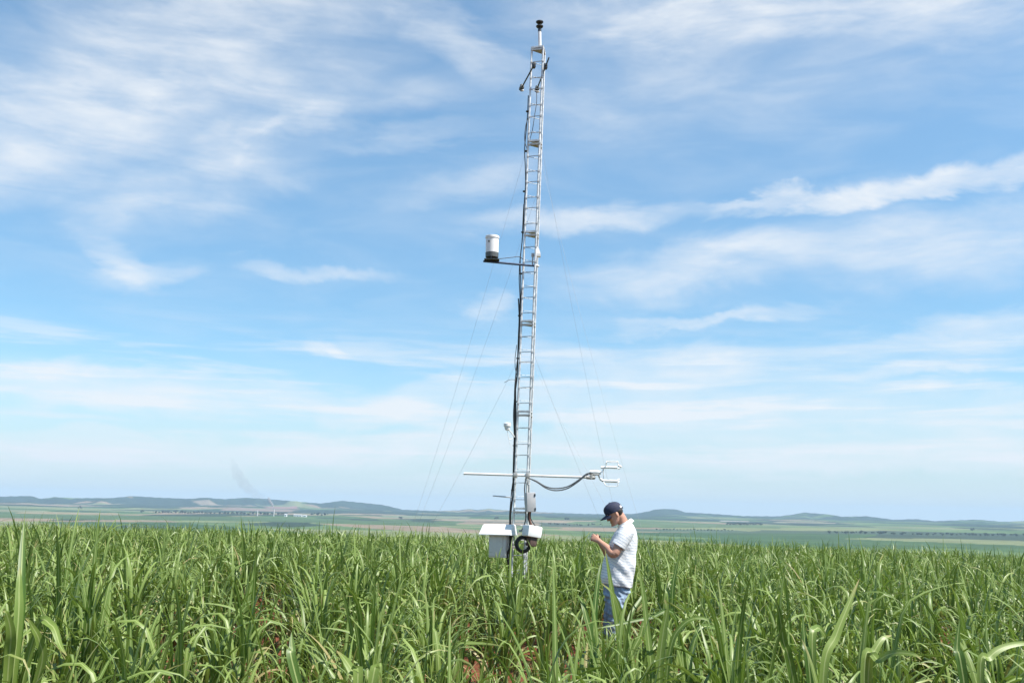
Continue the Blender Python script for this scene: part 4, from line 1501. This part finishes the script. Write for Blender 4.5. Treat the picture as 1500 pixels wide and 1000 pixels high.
W = bpy.data.worlds.new("World")
SC.world = W
W.use_nodes = True
t = W.node_tree
t.nodes.clear()
q = NT(t)
out = q.n("ShaderNodeOutputWorld")
bg = q.n("ShaderNodeBackground", Strength=0.106)
t.links.new(bg.outputs[0], out.inputs[0])
sky = q.n("ShaderNodeTexSky", {"sky_type": "NISHITA", "sun_disc": False, "sun_elevation": math.asin(SUN.z), "sun_rotation": math.atan2(SUN.x, SUN.y), "altitude": 600, "air_density": 1.0, "dust_density": 0.7, "ozone_density": 3.0})
gen = q.n("ShaderNodeTexCoord").outputs["Generated"]
sx = q.n("ShaderNodeSeparateXYZ", Vector=gen)
azn = q.math("ARCTAN2", sx.outputs[0], sx.outputs[1])
eln = q.math("ARCSINE", sx.outputs[2])
ae = q.n("ShaderNodeCombineXYZ", X=azn, Y=eln).outputs[0]


def cloud_noise(sx_, sy_, rot, scale, detail, rough, dist, off):
    mp_ = q.n("ShaderNodeMapping", Vector=ae, Location=(off, off * 0.7, 0), Rotation=(0, 0, rot), Scale=(sx_, sy_, 1))
    return q.n("ShaderNodeTexNoise", Vector=mp_.outputs[0], Scale=scale, Detail=detail, Roughness=rough, Distortion=dist)


wn = cloud_noise(1, 2.2, 0.1, 7.0, 5.0, 0.6, 0.4, 3.0)
wv = q.n("ShaderNodeVectorMath", {"operation": "SUBTRACT"}, i0=wn.outputs["Color"], i1=(0.5, 0.5, 0.5))
wv2 = q.n("ShaderNodeVectorMath", {"operation": "MULTIPLY"}, i0=wv.outputs[0], i1=(0.13, 0.075, 0.0))
aew = q.n("ShaderNodeVectorMath", {"operation": "ADD"}, i0=ae, i1=wv2.outputs[0]).outputs[0]
fib = cloud_noise(1.6, 6.5, -0.16, 4.5, 7.0, 0.55, 0.5, 1.3).outputs[0]
fib2 = cloud_noise(2.2, 5.0, 0.3, 6.0, 7.0, 0.55, 0.4, 6.1).outputs[0]
STREAKS = [(330, 45, 270, 110, -15, .62), (150, 150, 230, 65, -20, .35), (30, 170, 170, 45, 5, .35), (40, 235, 170, 45, 8, .38), (330, 220, 220, 28, -28, .40), (300, 280, 170, 38, -20, .3),
           (640, 45, 220, 24, 35, .34), (1000, 22, 240, 38, -4, .72), (1330, 12, 280, 34, -3, .65), (950, 110, 200, 75, -25, .25), (1200, 130, 300, 60, -12, .14), (1240, 284, 200, 14, -9, 1.0), (1090, 302, 80, 7, -3, .6),
           (1430, 252, 160, 15, -5, .95), (850, 320, 140, 16, -4, .6), (1040, 385, 140, 30, -6, .72), (1370, 365, 240, 46, -5, .62), (930, 420, 150, 25, 0, .28), (180, 385, 65, 16, 38, .5), (215, 405, 65, 18, -10, .45),
           (460, 400, 110, 10, 8, .5), (690, 268, 95, 26, -20, .34), (705, 440, 38, 13, -5, .4), (1050, 470, 140, 9, -3, .5), (1450, 470, 80, 12, -6, .5), (1400, 505, 170, 18, -4, .45), (450, 511, 32, 7, -3, .5),
           (200, 572, 240, 24, 2, .75), (700, 585, 260, 18, 0, .6), (980, 540, 240, 30, 4, .6), (1230, 612, 400, 32, 3, .7), (700, 640, 320, 14, 0, .5), (950, 670, 800, 14, .5, .75), (300, 668, 520, 20, 0, .6), (515, 603, 44, 7, 0, .5), (180, 640, 100, 8, 0, .4), (1350, 545, 140, 10, -4, .5), (560, 150, 150, 22, -8, .2), (600, 205, 120, 12, -6, .22), (400, 180, 60, 10, -38, .35)]
tot = None
for (cx, cy, hl, ht, ang, st) in STREAKS:
    a_, e_ = azel(cx, cy)
    a2, e2 = azel(cx + 10 * math.cos(R(ang)), cy + 10 * math.sin(R(ang)))
    rot = math.atan2(e2 - e_, a2 - a_)
    mpn = q.n("ShaderNodeMapping", {"vector_type": "TEXTURE"}, Vector=aew, Location=(a_, e_, 0), Rotation=(0, 0, rot), Scale=(hl * 1.45 / FPX, ht * 1.7 / FPX, 1))
    ln = q.n("ShaderNodeVectorMath", {"operation": "LENGTH"}, i0=mpn.outputs[0]).outputs["Value"]
    v = q.ramp(ln, 1.0, 0.05, 0.0, st * 1.12)
    tot = v if tot is None else q.math("ADD", tot, v)
fib3 = cloud_noise(3.0, 16.0, -0.22, 9.0, 8.0, 0.62, 0.6, 4.4).outputs[0]
tex = q.math("ADD", q.ramp(fib, 0.28, 0.74, 0.55, 0.98), q.math("ADD", q.ramp(fib2, 0.35, 0.7, -0.12, 0.14), q.ramp(fib3, 0.35, 0.68, -0.05, 0.06)))
tot = q.math("SUBTRACT", 1.0, q.math("EXPONENT", q.math("MULTIPLY", tot, -1.45)))
veil = q.math("MULTIPLY", q.ramp(fib, 0.36, 0.75), 0.14)
cl = q.math("ADD", q.math("MULTIPLY", tot, tex), veil)
# thin haze cloud towards the horizon
st_ = cloud_noise(1.1, 15.0, 0.02, 3.2, 7.0, 0.6, 0.25, 2.2).outputs[0]
win = q.math("MULTIPLY", q.ramp(eln, 0.2, 0.13), q.ramp(eln, 0.012, 0.05))
cl = q.math("ADD", cl, q.math("MULTIPLY", q.ramp(st_, 0.47, 0.66, 0.0, 0.6), win))
cl = q.math("MINIMUM", q.math("MAXIMUM", cl, 0.0), 0.93)
tint = q.mix(q.ramp(eln, 0.14, 0.42), (0.73, 0.92, 0.91), (0.97, 1.13, 1.05))
skt = q.n("ShaderNodeVectorMath", {"operation": "MULTIPLY"}, i0=sky.outputs[0], i1=tint).outputs[0]
# sky colour painted paler towards the horizon; lowest band offsets the haze's dimming
skt = q.mix(q.ramp(eln, 0.17, 0.0, 0.0, 0.72), skt, (3.7, 4.1, 4.3))
skt = q.mix(q.ramp(eln, 0.045, 0.0, 0.0, 0.8), skt, (4.35, 4.85, 4.75))
skc = q.mix(cl, skt, (4.75, 4.95, 5.15))
t.links.new(skc, bg.inputs["Color"])

# ------------------------------------------------------------------ render settings
SC.view_settings.view_transform = "Standard"
SC.view_settings.look = "None"
SC.view_settings.exposure = 0.85
SC.view_settings.gamma = 1.0
SC.render.engine = "CYCLES"
cy = SC.cycles
cy.use_denoising = True
cy.max_bounces = 6
cy.diffuse_bounces = 3
cy.glossy_bounces = 2
cy.transmission_bounces = 4
cy.volume_bounces = 0
cy.transparent_max_bounces = 6
cy.caustics_reflective = False
cy.caustics_refractive = False
cy.sample_clamp_indirect = 8.0
